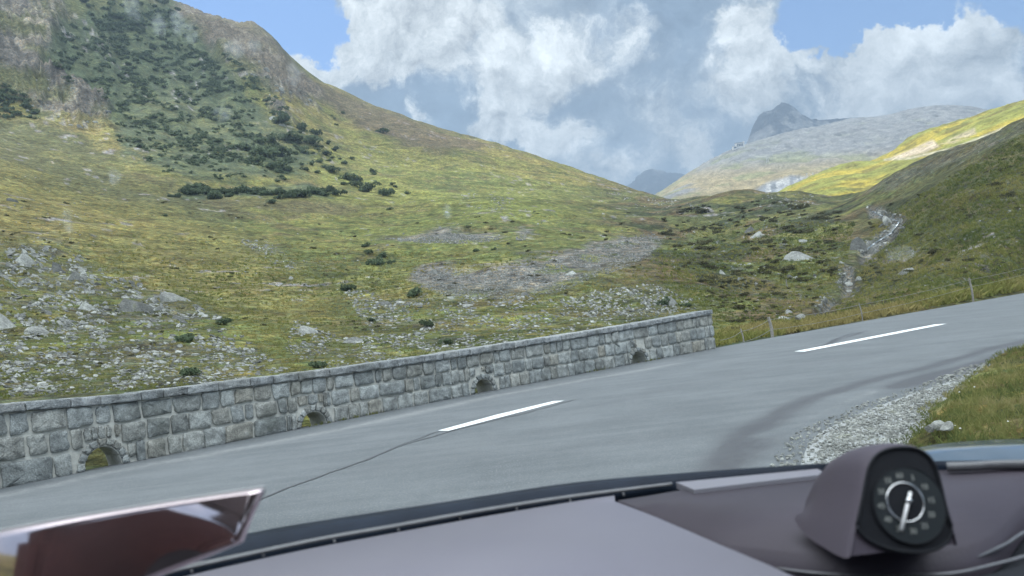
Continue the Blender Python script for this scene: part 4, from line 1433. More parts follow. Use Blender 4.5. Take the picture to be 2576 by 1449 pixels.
for px, py in [(1850, 800), (1880, 812), (1905, 800), (1920, 820), (1870, 835), (1840, 825)]:
    place_bush(px, py, rs.uniform(16, 26), "brown heath shrub by the roadside fence past the wall's end", "heath shrubs by the fence", True)


def shrub_mass(polys, cat_items=None):
    out = []
    for poly, n_, a_, b_, sd, lo, hi in polys:
        f = patchy(sd, lo, hi)
        edge = min(45.0, n_ / 25)
        for px, py in pick(poly, n_, rs, lambda a, b: f(a, b) * sstep(-2, edge, poly_sd(a, b, poly))):
            loc, nrm = hit(px, py)
            if loc is None: continue
            s_ = rs.uniform(a_, b_) / FPX * (loc - Vector(EYE)).length
            V, Fc = MASSB[rs.integers(len(MASSB))]
            out.append((V, Fc, rot("Z", rs.uniform(0, 6.28)) * s_, np.array(loc) - np.array([0, 0, s_ * .1]), rs.random()))
    return out


MASSB = [bush_shape(700 + k_, 90, 4, .26, .8) for k_ in range(8)]
it = shrub_mass([(ALDER, 2500, 5, 12, 41, .40, .64), ([(-80, 210), (60, 225), (100, 300), (0, 300), (-80, 290)], 90, 8, 16, 42, .2, .4), ([(200, 0), (430, 0), (420, 60), (250, 100)], 120, 8, 14, 43, .3, .5),
                 ([(280, 340), (620, 380), (760, 420), (700, 470), (420, 440)], 160, 6, 12, 44, .45, .6), ([(560, 120), (720, 270), (820, 380), (760, 400), (600, 260)], 160, 6, 12, 45, .42, .6)])
o = merge("thicket", it, m_leaf)
tag(o, "dark green alder thicket covering the steep upper left slope", "thicket", kind="stuff")
MASSB = [bush_shape(800 + k_, 60, 4, .26, .5) for k_ in range(8)]
it = shrub_mass([([(1640, 520), (2000, 495), (2130, 520), (2100, 740), (1950, 810), (1800, 800), (1700, 700)], 700, 5, 13, 51, .42, .58), ([(2180, 540), (2575, 340), (2640, 600), (2400, 730), (2150, 770)], 260, 4, 10, 52, .48, .62),
                 ([(-60, 480), (600, 500), (1000, 520), (1600, 520), (1700, 700), (1000, 860), (0, 960)], 520, 4, 11, 53, .46, .64)])
o = merge("heath", it, m_heath)
tag(o, "low heath and dwarf shrubs spread over knoll and slopes", "heath", kind="stuff")


# ------------------------------------------------------------------ grass
def tuft_shape(seed, n_, h=1.0, spread=.5, wid=.07):
    rs = np.random.default_rng(seed)
    V, Fc = [], []
    for _ in range(n_):
        a = rs.uniform(0, 6.28); r_ = spread * math.sqrt(rs.random())
        p = np.array([math.cos(a) * r_, math.sin(a) * r_, -.08])
        lean = rs.normal(0, .35, 2)
        hh = h * rs.uniform(.5, 1.1)
        s_ = np.array([math.cos(a + 1.3), math.sin(a + 1.3), 0]) * wid
        o_ = len(V)
        V += [p - s_, p + s_, p + np.array([lean[0] * .4, lean[1] * .4, hh * .6]) + s_ * .6, p + np.array([lean[0], lean[1], hh])]
        Fc += [[o_, o_ + 1, o_ + 2], [o_, o_ + 2, o_ + 3]]
    return np.array(V), np.array(Fc)


def grass_material(name, cols):
    m, nt = new_mat(name)
    tn = nt.n("ShaderNodeAttribute", {"attribute_name": "tone"}).outputs["Fac"]
    r_ = nt.n("ShaderNodeValToRGB", {}, Fac=tn)
    el_ = r_.color_ramp.elements
    el_[0].color, el_[1].color = (*cols[0], 1), (*cols[-1], 1)
    for k_, c_ in enumerate(cols[1:-1]):
        e = el_.new((k_ + 1) / (len(cols) - 1)); e.color = (*c_, 1)
    d = nt.n("ShaderNodeBsdfDiffuse", Color=r_.outputs[0])
    t = nt.n("ShaderNodeBsdfTranslucent", Color=r_.outputs[0])
    mx = nt.n("ShaderNodeMixShader", {}, Fac=.35)
    nt.t.links.new(d.outputs[0], mx.inputs[1]); nt.t.links.new(t.outputs[0], mx.inputs[2])
    nt.t.links.new(mx.outputs[0], nt.n("ShaderNodeOutputMaterial").inputs["Surface"])
    return m


m_grass = grass_material("grass_blades", [(.085, .11, .035), (.16, .175, .05), (.22, .215, .068), (.29, .245, .10)])
TUFT = [tuft_shape(900 + k_, 9, 1.0, .55, .09) for k_ in range(10)]


def tufts(poly, n_, hpx, rs, tone, hm=(.08, .5), dens=None):
    out = []
    for px, py in pick(poly, n_, rs, dens):
        loc, nrm = hit(px, py)
        if loc is None or edge_d(loc.x, loc.y) < .5: continue
        s_ = min(max(rs.uniform(*hpx) / FPX * (loc - Vector(EYE)).length, hm[0]), hm[1])
        V, Fc = TUFT[rs.integers(len(TUFT))]
        patch = float(fbm(np.array([loc.x / 5.0]), np.array([loc.y / 5.0]), 4, 65)[0])
        t = min(max(tone + (.5 - patch) * 1.6 + rs.normal(0, .16), 0), 1)
        out.append((V, Fc, rot("Z", rs.uniform(0, 6.28)) @ np.diag([s_ * 1.2, s_ * 1.2, s_]), np.array(loc), t))
    return out


rs = np.random.default_rng(123)


def grass_thin(px, py):
    k_ = sstep(560, 720, np.where(px < 1700, py, py + (px - 1700) * .28 + 40))
    for p in SCREE[:3]: k_ = k_ * (1 - sstep(-6, 4, poly_sd(px, py, p)))
    for p, w_ in ROCKY[:3]: k_ = k_ * (1 - .6 * w_ * sstep(-10, 20, poly_sd(px, py, p)))
    return k_ * (1 - sstep(26, 10, line_d(px, py, STREAM)))


it = tufts([(-80, 560), (600, 600), (1100, 640), (1700, 620), (1800, 790), (1500, 830), (1100, 890), (600, 965), (-80, 1010)], 15000, (3, 7), rs, .60, (.05, .3), dens=grass_thin)
it += tufts([(1640, 560), (2150, 560), (2120, 720), (2040, 800), (1800, 860), (1680, 760)], 5000, (3, 7), rs, .42, (.05, .3), dens=grass_thin)
it += tufts([(2200, 560), (2640, 300), (2640, 720), (2080, 815), (2130, 730)], 7500, (3, 8), rs, .46, (.05, .35), dens=grass_thin)
it += tufts([(1790, 842), (1950, 812), (2100, 800), (2640, 690), (2640, 716), (2100, 818), (1940, 846), (1795, 872)], 2600, (9, 20), rs, .85, (.12, .4))
o = merge("hillside_grass", it, m_grass)
tag(o, "rough yellow-green grass tufts on the hillside", "grass", kind="stuff")

# grass on the near verge
BL = [tuft_shape(950 + k_, 7, 1.0, .5, .055) for k_ in range(10)]
m_vg = grass_material("verge_blades", [(.095, .12, .045), (.175, .185, .065), (.24, .23, .09), (.31, .265, .13)])
it = []
vi, vj = rs.integers(0, 259, 26000), rs.uniform(0, 1, 26000)
for i_, j_ in zip(vi, vj):
    w_ = 6.5 * j_ ** 1.3
    x, y = vx[i_] + w_ * .93 + rs.normal(0, .05), vy[i_] - w_ * .36 + rs.normal(0, .05)
    if y < 3.2 or y > 24 or (x * x + y * y > 90 and rs.random() < .6): continue
    z = float(verge_h(np.array([w_]), np.array([x]), np.array([y]))[0])
    s_ = rs.uniform(.03, .08) * (.6 if w_ < .2 else 1)
    V, Fc = BL[rs.integers(10)]
    pt = float(fbm(np.array([x * 1.3]), np.array([y * 1.3]), 4, 8)[0])
    it.append((V, Fc, rot("Z", rs.uniform(0, 6.28)) @ np.diag([s_, s_, s_]), np.array([x, y, z]), min(max(.42 + (pt - .5) * 2.2 + rs.normal(0, .16), 0), 1)))
o = merge("verge_grass", it, m_vg)
tag(o, "short tufted grass on the verge inside the bend", "grass", kind="stuff")
m_flow = simple_mat("white_petals", (.75, .75, .70), (.6, .6, .55), 30, .8, 0)
it = []
FV, FF = ico(1)
for _ in range(180):
    i_ = rs.integers(40, 230); w_ = rs.uniform(.2, 4)
    x, y = vx[i_] + w_ * .93, vy[i_] - w_ * .36
    if fbm(np.array([x * .8]), np.array([y * .8]), 3, 77)[0] < .5: continue
    z = float(verge_h(np.array([w_]), np.array([x]), np.array([y]))[0])
    it.append((FV, FF, np.eye(3) * rs.uniform(.004, .009) * np.array([1, 1, .6]), np.array([x, y, z + rs.uniform(.05, .09)]), .5))
o = merge("wildflowers", it, m_flow)
tag(o, "tiny white flowers speckling the grass verge", "wildflowers", kind="stuff")

# a few weeds where the road meets the wall
it = []
for x in rs.uniform(-9, 5.0, 520):
    if vnoise(np.array([x * 1.3]), np.array([3.0]), 9)[0] < .56: continue
    s_ = rs.uniform(.02, .06)
    V, Fc = BL[rs.integers(10)]
    k_ = float(edge_s(x)); l_ = math.sqrt(1 + k_ * k_)
    d_ = rs.uniform(-.07, -.01)
    it.append((V, Fc, rot("Z", rs.uniform(0, 6.28)) * s_, np.array([x - k_ / l_ * d_, float(edge_y(x)) + d_ / l_, .004]), rs.uniform(.1, .6)))
o = merge("weeds", it, m_grass)
tag(o, "sparse small weeds along the foot of the roadside wall", "weeds", kind="stuff")

# gravel stones
it = []
gpn = [(x, y) for x, y in gp_]
g0, g1 = np.array(gpn).min(0), np.array(gpn).max(0)
pts = rs.uniform(g0, g1, (95000, 2))
sd = poly_sd(pts[:, 0], pts[:, 1], gpn)
for (x, y), d in zip(pts, sd):
    if d < -.20 or (d < .1 and rs.random() < .62) or y < 3.4 or y > 16: continue
    if d < 0 and rs.random() < .35: continue
    s_ = .005 + .020 * rs.random() ** 3
    if y > 9: s_ *= 1.3
    V, Fc = SMALL[rs.integers(16)]
    it.append((V, Fc, rot("Z", rs.uniform(0, 6.28)) @ rot("X", rs.normal(0, .4)) @ np.diag([s_, s_ * .8, s_ * .7]), np.array([x, y, .008 + s_ * .25]), .35 + .65 * rs.random()))
it = it[:26000]
o = merge("gravel", it, m_rub)
tag(o, "pale loose gravel on the road shoulder", "gravel", kind="stuff")
for x_, y_, w_, lb in [(2690, 1098, 26, 0), (2712, 1086, 30, 1), (2740, 1090, 26, 2)]:
    px, py = x_ * .8584, y_ * 1.148 * .8584
    px, py = [(2340, 1082), (2362, 1074), (2382, 1078)][lb]
    p = pl(px, py, .16)
    o = bpy.data.objects.new("boulder", ROCK_ME[lb + 3]); COL.objects.link(o)
    o.location = (p[0], p[1], .17); o.scale = ([.045, .06, .05][lb],) * 3
    tag(o, ["leftmost of three pale stones lying in the verge grass", "middle and largest of three pale stones in the verge grass", "rightmost of three pale stones lying in the verge grass"][lb], "stone")
    o.name = "stone"
print("rocks", N_ROCK, "bushes", NB)
# ------------------------------------------------------------------ roadside fence
m_post = simple_mat("weathered_wood", (.17, .155, .135), (.28, .26, .23), 25, .9, .6, .01)
m_wire = simple_mat("fence_wire", (.22, .22, .22), (.30, .30, .29), 40, .5, 0, .001, metal=.6)
FP = [((1818, 856), 30, .022), ((1948, 847), 43, .052), ((2204, 806), 38, .022), ((2466, 757), 46, .045)]
fence = empty("wire_fence", tuple(pl(2100, 822)))
tag(fence, "thin wire fence on grey wooden posts along the far road edge beyond the wall", "fence")
tops = []
for (px, py), hpx, r_ in FP:
    g = pl(px, py)
    x, y = g[0], float(edge_y(g[0])) + .55
    z, _n = ground_z(x, y)
    z = max(z, -.2)
    h = hpx * math.hypot(x, y) / FPX * 1.15 + (0 - z) * .8
    b = bmesh.new()
    add_tube(b, [(x, y, z - .2), (x + .01, y, z + h * .5), (x - .03, y + .02, z + h)], [r_, r_ * .95, r_ * .85], 8)
    bm_obj("post", b, m_post, fence, False)
    tops.append(Vector((x - .02, y, z + h)))
ext0 = tops[0] + (tops[0] - tops[1]) * .7
ext1 = tops[-1] + (tops[-1] - tops[-2]) * .9
allp = [ext0] + tops + [ext1]
for dz in (.08, .38):
    b = bmesh.new()
    pts = []
    for A, B in zip(allp, allp[1:]):
        for t in np.linspace(0, 1, 9)[:-1]:
            p = A.lerp(B, t); p.z -= dz + .10 * 4 * t * (1 - t) * .5
            pts.append(p)
    pts.append(allp[-1] - Vector((0, 0, dz)))
    add_tube(b, pts, .006, 5)
    bm_obj("wire", b, m_wire, fence)
for (px, py), hpx, lb in [((1980, 724), 20, "thin leaning stake standing alone in the brown heath above the stream"), ((1905, 640), 9, None)]:
    if lb is None: continue
    loc, _n = hit(px, py)
    h = hpx * loc.length / FPX
    b = bmesh.new()
    add_tube(b, [loc + Vector((0, 0, -.2)), loc + Vector((-.03 * h, 0, h))], .035, 6)
    o = bm_obj("stake", b, m_post)
    tag(o, lb, "stake")

# ------------------------------------------------------------------ cable-car station and lift pylons on the far mountain
m_conc = simple_mat("station_concrete", (.42, .42, .41), (.52, .52, .50), .3, .85, .2, .1)
m_glassd = simple_mat("station_glazing", (.05, .06, .075), (.08, .09, .11), .3, .25, 0)
m_roofm = simple_mat("station_roof", (.20, .20, .21), (.28, .28, .29), .3, .6, 0)
m_steel = simple_mat("pylon_steel", (.42, .43, .44), (.52, .53, .54), 1, .5, 0, metal=.3)


def far_hit(px, py):
    d = Vector(ray(px, py))
    loc, nrm, _i, _d = far_bvh.ray_cast(Vector(EYE), d, 6000)
    return loc


def box(b, cx, cy, cz, sx, sy, sz):
    r_ = bmesh.ops.create_cube(b, size=1)
    for v in r_["verts"]: v.co = Vector((cx + v.co.x * sx, cy + v.co.y * sy, cz + v.co.z * sz))


st_d = 840.0
sp = None
for yy in range(372, 400):
    sp = far_hit(1860, yy)
    if sp is not None: break
if sp is None: sp = Vector(dep(1860, 386, st_d))
u = sp.length / FPX
station = empty("mountain_station", tuple(sp))
tag(station, "tiny cable-car station building perched on the far mountain's left shoulder", "building")
bx, by, bz = sp
for nm, mat_, dims in [("hall", m_conc, [(0, 2, 4, 17, 12, 14)]), ("roof", m_roofm, [(0, 2, 11.6, 18.5, 13.5, 1.2)]), ("lower_wing", m_conc, [(-12, 0, 0, 9, 10, 9)]), ("wing_roof", m_roofm, [(-12, 0, 4.8, 10, 11, .8)]),
                       ("lift_tower", m_conc, [(10.2, 0, 5.5, 3, 8, 17)])]:
    b = bmesh.new()
    for cx, cy, cz, sx, sy, sz in dims: box(b, bx + cx * u, by + cy * u, bz + cz * u, sx * u, sy * u, sz * u)
    bm_obj(nm, b, mat_, station)
for cx in (-5, -1.2, 2.6, 6):
    b = bmesh.new()
    box(b, bx + cx * u, by - 4.1 * u, bz + 6 * u, 2.4 * u, .3 * u, 6 * u)
    bm_obj("window", b, m_glassd, station)
b = bmesh.new(); box(b, bx - 12 * u, by - 5.1 * u, bz + .8 * u, 6 * u, .3 * u, 3 * u); bm_obj("window", b, m_glassd, station)


def pylon(px, py, hpx, wide, label):
    loc = far_hit(px, py)
    if loc is None: loc = Vector(dep(px, py, 710))
    u = loc.length / FPX
    p = empty("lift_pylon", tuple(loc))
    tag(p, label, "lift pylon", "lift pylons on the far mountain")
    h = hpx * u
    for s_ in (-1, 1):
        b = bmesh.new()
        add_tube(b, [loc + Vector((s_ * wide * u, 0, -2 * u)), loc + Vector((s_ * wide * .35 * u, 0, h))], [.55 * u, .4 * u], 6)
        bm_obj("leg", b, m_steel, p)
    b = bmesh.new()
    box(b, loc.x, loc.y, loc.z + h, max(wide * 2, 3.6) * u, 1.2 * u, 1.1 * u)
    bm_obj("crossarm", b, m_steel, p)
    b = bmesh.new()
    box(b, loc.x, loc.y, loc.z + h * .45, wide * 1.4 * u, .5 * u, .6 * u)
    bm_obj("brace", b, m_steel, p)


pylon(1931, 410, 11, 3.2, "A-shaped lift pylon on the dry grass flank of the far mountain")
pylon(2045, 444, 8, .7, "slender lift pylon above the pale buttress, right-hand of two")
pylon(2029, 443, 6, .6, "shorter slender lift pylon above the pale buttress, left-hand of two")

# ------------------------------------------------------------------ a cloud overhead, out of the picture, that shades the bend
def cloud(cx, cy, rx, ry, h, seed, thin):
    rs_ = np.random.default_rng(seed)
    off_ = -SUN[:2] / SUN[2] * -h
    x0, y0 = cx + SUN[0] / SUN[2] * h, cy + SUN[1] / SUN[2] * h
    na, nb = 90, 60
    A, B = np.meshgrid(np.linspace(-1.25, 1.25, na), np.linspace(-1.25, 1.25, nb), indexing="ij")
    f_ = 1 - (A ** 2 + B ** 2) + (fbm(A * 2.3 + seed, B * 2.3, 5, seed) - .5) * 1.1
    V, Fc = [], []
    th_ = np.sqrt(np.clip(f_, 0, None)) * h * .10
    idm = -np.ones(A.shape + (2,), int)
    ins = f_ > 0
    ext = np.zeros_like(ins)
    for dx in (-1, 0, 1):
        for dy in (-1, 0, 1): ext |= np.roll(np.roll(ins, dx, 0), dy, 1)
    bump = fbm(A * 6, B * 6, 4, seed + 5)
    for i in range(na):
        for j in range(nb):
            if ext[i, j]:
                for s_ in (0, 1):
                    idm[i, j, s_] = len(V)
                    V.append((x0 + A[i, j] * rx, y0 + B[i, j] * ry, h + (th_[i, j] * (.6 + bump[i, j]) if s_ else -th_[i, j] * .35 * (.5 + bump[i, j]))))
    for i in range(na - 1):
        for j in range(nb - 1):
            c_ = [idm[i, j], idm[i + 1, j], idm[i + 1, j + 1], idm[i, j + 1]]
            if all(k_[0] >= 0 for k_ in c_):
                Fc.append([k_[1] for k_ in c_]); Fc.append([k_[0] for k_ in c_][::-1])
    m, nt = new_mat("cloud_vapour")
    tr = nt.n("ShaderNodeBsdfTransparent", Color=(1, 1, 1, 1))
    tl = nt.n("ShaderNodeBsdfTranslucent", Color=(.95, .95, .95, 1))
    df = nt.n("ShaderNodeBsdfDiffuse", Color=(.9, .9, .9, 1))
    m1 = nt.n("ShaderNodeMixShader", {}, Fac=.7)
    nt.t.links.new(df.outputs[0], m1.inputs[1]); nt.t.links.new(tl.outputs[0], m1.inputs[2])
    m2 = nt.n("ShaderNodeMixShader", {}, Fac=thin)
    nt.t.links.new(m1.outputs[0], m2.inputs[1]); nt.t.links.new(tr.outputs[0], m2.inputs[2])
    nt.t.links.new(m2.outputs[0], nt.n("ShaderNodeOutputMaterial").inputs["Surface"])
    o = link("cloud", mesh_np("cloud", np.array(V), np.array(Fc), True), m)
    tag(o, "broad white cloud overhead, out of view, shading the ground below", "cloud", kind="structure")


for a_ in CLOUDS: cloud(*a_)  # the second cloud is added, unseen, to dim the upper left mountain

# ------------------------------------------------------------------ the mountain air
if HAZE:
    b = bmesh.new()
    box(b, 0, 1500, 168, 6000, 5000, 470)
    hm_, nt = new_mat("mountain_air")
    pv = nt.n("ShaderNodeVolumePrincipled", Color=HAZEC, Density=HAZE, Anisotropy=.25)
    nt.t.links.new(pv.outputs[0], nt.n("ShaderNodeOutputMaterial").inputs["Volume"])
    o = bm_obj("haze", b, hm_)
    tag(o, "thin blue mountain air", "haze", kind="stuff")
# ------------------------------------------------------------------ the car one sits in
car = empty("car", (0.15, 0.75, 0))
tag(car, "car interior with mauve dashboard, round dash clock and dark driver display", "car")


def leather(name, c1, c2, grain=900, rough=.62, b=.35, spec=.4):
    m, nt = new_mat(name)
    oc = nt.n("ShaderNodeTexCoord").outputs["Object"]
    v = nt.n("ShaderNodeTexVoronoi", {}, Scale=grain, Vector=oc)
    n_ = nt.noise(oc, 9, 4)
    finish(nt, nt.mix(n_, c1, c2), rough, v.outputs["Distance"], b, .0006, spec)
    return m


m_dash = leather("dash_leather", (.160, .150, .185), (.190, .180, .212), 420, .5, .3, .5)
m_insert = leather("dash_insert", (.034, .027, .037), (.046, .037, .050), 420, .6, .3)
m_light = leather("pale_leather", (.15, .145, .165), (.175, .17, .19), 700, .5, .12)
m_pod = leather("pod_leather", (.048, .039, .054), (.062, .051, .068), 600, .6, .25)
m_blk = simple_mat("black_trim", (.008, .009, .012), (.013, .014, .017), 40, .6, 0, .001, .15)
m_cowl = simple_mat("cowl_black", (.006, .010, .018), (.010, .016, .028), 20, .55, 0, .001, .15)
m_grey = simple_mat("vent_trim", (.085, .085, .09), (.11, .11, .115), 60, .45, 0, .001)
m_line = simple_mat("trim_line", (.12, .12, .13), (.17, .17, .18), 60, .35, 0, .001, metal=.5)
m_chrome = simple_mat("chrome", (.62, .63, .64), (.72, .72, .72), 60, .22, 0, .001, metal=1.0)
m_needle = simple_mat("needle_silver", (.70, .71, .70), (.80, .80, .79), 80, .35, 0, .001)
m_face = simple_mat("clock_face", (.012, .016, .018), (.018, .022, .025), 60, .5, 0, .001)
m_mark = simple_mat("clock_numerals", (.20, .21, .20), (.26, .27, .25), 60, .6, 0, .001)
m_seam = simple_mat("seam_shadow", (.05, .045, .055), (.07, .06, .07), 60, .8, 0, .001)
m_hood, nt = new_mat("bonnet_paint")
finish(nt, (.045, .075, .105), .30, metal=.5, coat=1.0)
ZD = .975                                   # level of the dashboard's top


def cr(pts, n=12):
    """a smooth line through points"""
    P = [Vector(p) for p in pts]
    P = [P[0] * 2 - P[1]] + P + [P[-1] * 2 - P[-2]]
    out = []
    for i in range(1, len(P) - 2):
        a, b_, c_, d = P[i - 1:i + 3]
        for k_ in range(n):
            t = k_ / n
            out.append(.5 * ((2 * b_) + (c_ - a) * t + (2 * a - 5 * b_ + 4 * c_ - d) * t * t + (3 * b_ - a - 3 * c_ + d) * t ** 3))
    out.append(P[-2])
    return out


def lev(px, z): return [pl(x, y, z) for x, y in px]


def band(name, up_, lo_, z0, z1, thick, mat, n=80, bevel=.0):
    """a strip between two lines of the dashboard, upper edge at level z0 and lower edge at z1"""
    A, B = cr(lev(up_, z0), 14), cr(lev(lo_, z1), 14)

    def res(L, n):
        L = np.array([tuple(v) for v in L]); t = np.concatenate([[0], np.cumsum(np.linalg.norm(np.diff(L, axis=0), axis=1))])
        s_ = np.linspace(0, t[-1], n)
        return np.stack([np.interp(s_, t, L[:, k_]) for k_ in range(3)], 1)
    A, B = res(A, n), res(B, n)
    b = bmesh.new()
    prof = []
    for p, q_ in zip(A, B):
        p, q_ = Vector(p), Vector(q_)
        prof.append([b.verts.new(v) for v in (p - Vector((0, 0, thick)), p - Vector((0, 0, thick * .25)), p.lerp(q_, .06), p.lerp(q_, .5) + Vector((0, 0, thick * .08)), p.lerp(q_, .94), q_ - Vector((0, 0, thick * .25)), q_ - Vector((0, 0, thick)))])
    for P, Q in zip(prof, prof[1:]):
        for k_ in range(6): b.faces.new((P[k_], Q[k_], Q[k_ + 1], P[k_ + 1]))
        b.faces.new((P[6], Q[6], Q[0], P[0]))
    b.faces.new(prof[0]); b.faces.new(prof[-1][::-1])
    return bm_obj(name, b, mat, car, True)


# base under everything, black
b = bmesh.new()
add_slab(b, lev([(-900, 1720), (-500, 1560), (200, 1440), (620, 1352), (1139, 1268), (1432, 1224), (1717, 1196), (2110, 1171), (2575, 1163), (3000, 1170), (3400, 1300), (3400, 2300), (1200, 3200), (-900, 3200)], .942), .05)
bm_obj("dash_base", b, m_blk, car)
# windscreen foot: dark cowl band
band("cowl", [(-500, 1560), (200, 1424), (612, 1341), (773, 1312), (1139, 1257), (1432, 1213), (1717, 1188), (1950, 1172), (2110, 1163), (2575, 1157), (3000, 1162)],
     [(-500, 1610), (200, 1474), (612, 1387), (773, 1357), (1139, 1295), (1432, 1247), (1717, 1213), (1950, 1195), (2110, 1184), (2575, 1167), (3000, 1172)], .985, .975, .03, m_cowl)
# defroster slot: grey strip in front, bars across
band("vent_trim", [(100, 1494), (340, 1446), (773, 1356), (992, 1317), (1212, 1278), (1432, 1244), (1690, 1212)], [(100, 1507), (340, 1455), (773, 1362), (992, 1323), (1212, 1283.5), (1432, 1249), (1690, 1216)], .978, .9775, .003, m_grey)
band("vent_trim", [(2380, 1162), (2450, 1160), (2575, 1155.5), (3000, 1157)], [(2380, 1169), (2450, 1166.5), (2575, 1161), (3000, 1163)], .986, .985, .008, m_grey)
for px, py in [(839, 1357), (1000, 1328), (1154, 1297), (1297, 1275), (1432, 1255), (1566, 1238), (660, 1391), (480, 1432)]:
    b = bmesh.new()
    p = Vector(pl(px - 1, py - 6, .974)); q_ = Vector(pl(px + 3, py + 7, .972))
    add_tube(b, [p, p.lerp(q_, .5), q_], .0016, 6)
    bm_obj("vent_bar", b, m_grey, car)

# the padded top: a smooth shallow swelling
def panel(name, outline, z, dz, mat, thick=.02, n=46, crown=None):
    """a padded panel whose outline is given on a level; its middle follows dz(u, v)"""
    O = np.array([p[:2] for p in outline])
    b = bmesh.new()
    f = b.faces.new([b.verts.new((x, y, z)) for x, y in O])
    rim_v = list(f.verts)
    bmesh.ops.inset_region(b, faces=[f], thickness=.0025, depth=0, use_even_offset=True)
    mid_v = list(f.verts)
    bmesh.ops.inset_region(b, faces=[f], thickness=.006, depth=0, use_even_offset=True)
    inn_v = list(f.verts)
    bmesh.ops.triangulate(b, faces=[f])
    lock = set(rim_v) | set(mid_v)
    for _ in range(5):
        long_ = [e for e in b.edges if e.calc_length() > n and not (e.verts[0] in lock or e.verts[1] in lock) and not e.is_boundary and not (e.verts[0] in inn_v and e.verts[1] in inn_v and any(len(q.verts) == 4 for q in e.link_faces))]
        if not long_: break
        bmesh.ops.subdivide_edges(b, edges=long_, cuts=1, use_grid_fill=False)
        bmesh.ops.triangulate(b, faces=[q for q in b.faces if len(q.verts) > 4])
    vs = list(b.verts)
    co = np.array([v.co[:] for v in vs])
    sd = poly_sd(co[:, 0], co[:, 1], [tuple(p) for p in O])
    zz = dz(co[:, 0], co[:, 1], np.maximum(sd, 0))
    for v, h in zip(vs, zz): v.co.z = z + h
    for v in rim_v: v.co.z = z - .0045
    for v in mid_v: v.co.z = z - .001
    bd = [e for e in b.edges if e.is_boundary]
    r_ = bmesh.ops.extrude_edge_only(b, edges=bd)
    for v in [g for g in r_["geom"] if isinstance(g, bmesh.types.BMVert)]: v.co.z -= thick
    bmesh.ops.recalc_face_normals(b, faces=b.faces)
    return bm_obj(name, b, mat, car, True)


far_edge = [(60, 1534), (340, 1477), (560, 1425), (773, 1379), (992, 1338), (1212, 1298), (1432, 1261), (1545, 1244)]
main_o = [tuple(p) for p in cr(lev(far_edge, ZD), 8)] + [tuple(p) for p in cr(lev([(1546, 1259), (1631, 1291), (1720, 1328), (1806, 1365), (1880, 1396), (1957, 1429), (2120, 1510), (2400, 1700)], ZD), 6)] + [tuple(pl(2300, 2300, ZD)), tuple(pl(1200, 2600, ZD)), tuple(pl(200, 2300, ZD)), tuple(pl(100, 1800, ZD))]
panel("dash_top", main_o, ZD, lambda x, y, sd: .010 * sstep(0, .2, sd), m_dash, .03, .02)
ins_o = [tuple(p) for p in cr(lev([(1553, 1257), (1640, 1243), (1712, 1231), (1760, 1228), (1900, 1212), (2060, 1196), (2200, 1186), (2400, 1176), (2575, 1166), (2900, 1168)], ZD), 8)] + \
        [tuple(p) for p in cr(lev([(2900, 1200), (2700, 1206), (2620, 1236), (2560, 1276), (2520, 1322), (2480, 1350), (2420, 1372), (2300, 1390), (2180, 1397), (2050, 1392), (1920, 1378), (1860, 1370), (1812, 1362), (1720, 1323), (1631, 1286)], ZD), 8)]
insert_c = pl(1830, 1280, ZD)
mound = (pl(2180, 1330, ZD)[0], pl(2180, 1330, ZD)[1] + .05)
panel("dash_insert", ins_o, ZD, lambda x, y, sd: -.016 * np.exp(-(((x - insert_c[0]) / .11) ** 2 + ((y - insert_c[1]) / .07) ** 2)) * sstep(0, .03, sd) + .024 * np.exp(-(((x - mound[0]) / .062) ** 2 + ((y - mound[1]) / .085) ** 2)) * sstep(0, .05, sd), m_insert, .03, .012)
b = bmesh.new()
add_slab(b, lev([(1700, 1213), (1900, 1194), (2055, 1179), (2082, 1192), (1900, 1213), (1746, 1232)], ZD + .004), .008)
bm_obj("defroster_cover", b, m_light, car, False, .002)
for nm, ln, r_, z_ in [("trim_line", [(1800, 1364), (1875, 1391), (1998, 1416), (2161, 1427), (2324, 1424), (2446, 1403), (2527, 1370), (2575, 1340), (2680, 1290)], .0016, .962),
                       ("trim_line", [(1890, 1412), (1985, 1434), (2120, 1446), (2300, 1447), (2405, 1441), (2500, 1420), (2575, 1400), (2700, 1360)], .0016, .958)]:
    b = bmesh.new()
    add_tube(b, cr(lev(ln, z_), 8), r_, 8)
    bm_obj(nm, b, m_line, car, True)
b = bmesh.new()
add_slab(b, lev([(2575, 1420), (2700, 1370), (3300, 1300), (3300, 2300), (2200, 2400), (2000, 1480), (2200, 1475), (2420, 1462)], .955), .03)
bm_obj("lower_trim", b, m_blk, car, False, .004)

# ---- dash clock in its pod
CD = .655
cc0 = Vector(dep(2279, 1266, CD))
view = (Vector(EYE) - cc0).normalized()
nrm = Matrix.Rotation(R(30), 3, "Z") @ view
nrm = (nrm + Vector((0, 0, .02))).normalized()
rx_ = Vector(RT); rx_ = (rx_ - nrm * rx_.dot(nrm)).normalized()
ry_ = nrm.cross(rx_).normalized()
if ry_.z < 0: ry_ = -ry_
UNIT = 100 / FPX * CD * .93                 # dial radius
clock = empty("dash_clock", tuple(cc0))
clock.parent = car
clock.matrix_parent_inverse = Matrix.Translation(-car.location)


def cp(x, y, d=0.0): return cc0 + rx_ * (x * UNIT) + ry_ * (y * UNIT) + nrm * (d * UNIT)


def sub(o, par):
    o.parent = par
    o.matrix_parent_inverse = par.matrix_parent_inverse.copy() if False else (Matrix.Translation(-cc0))
    return o


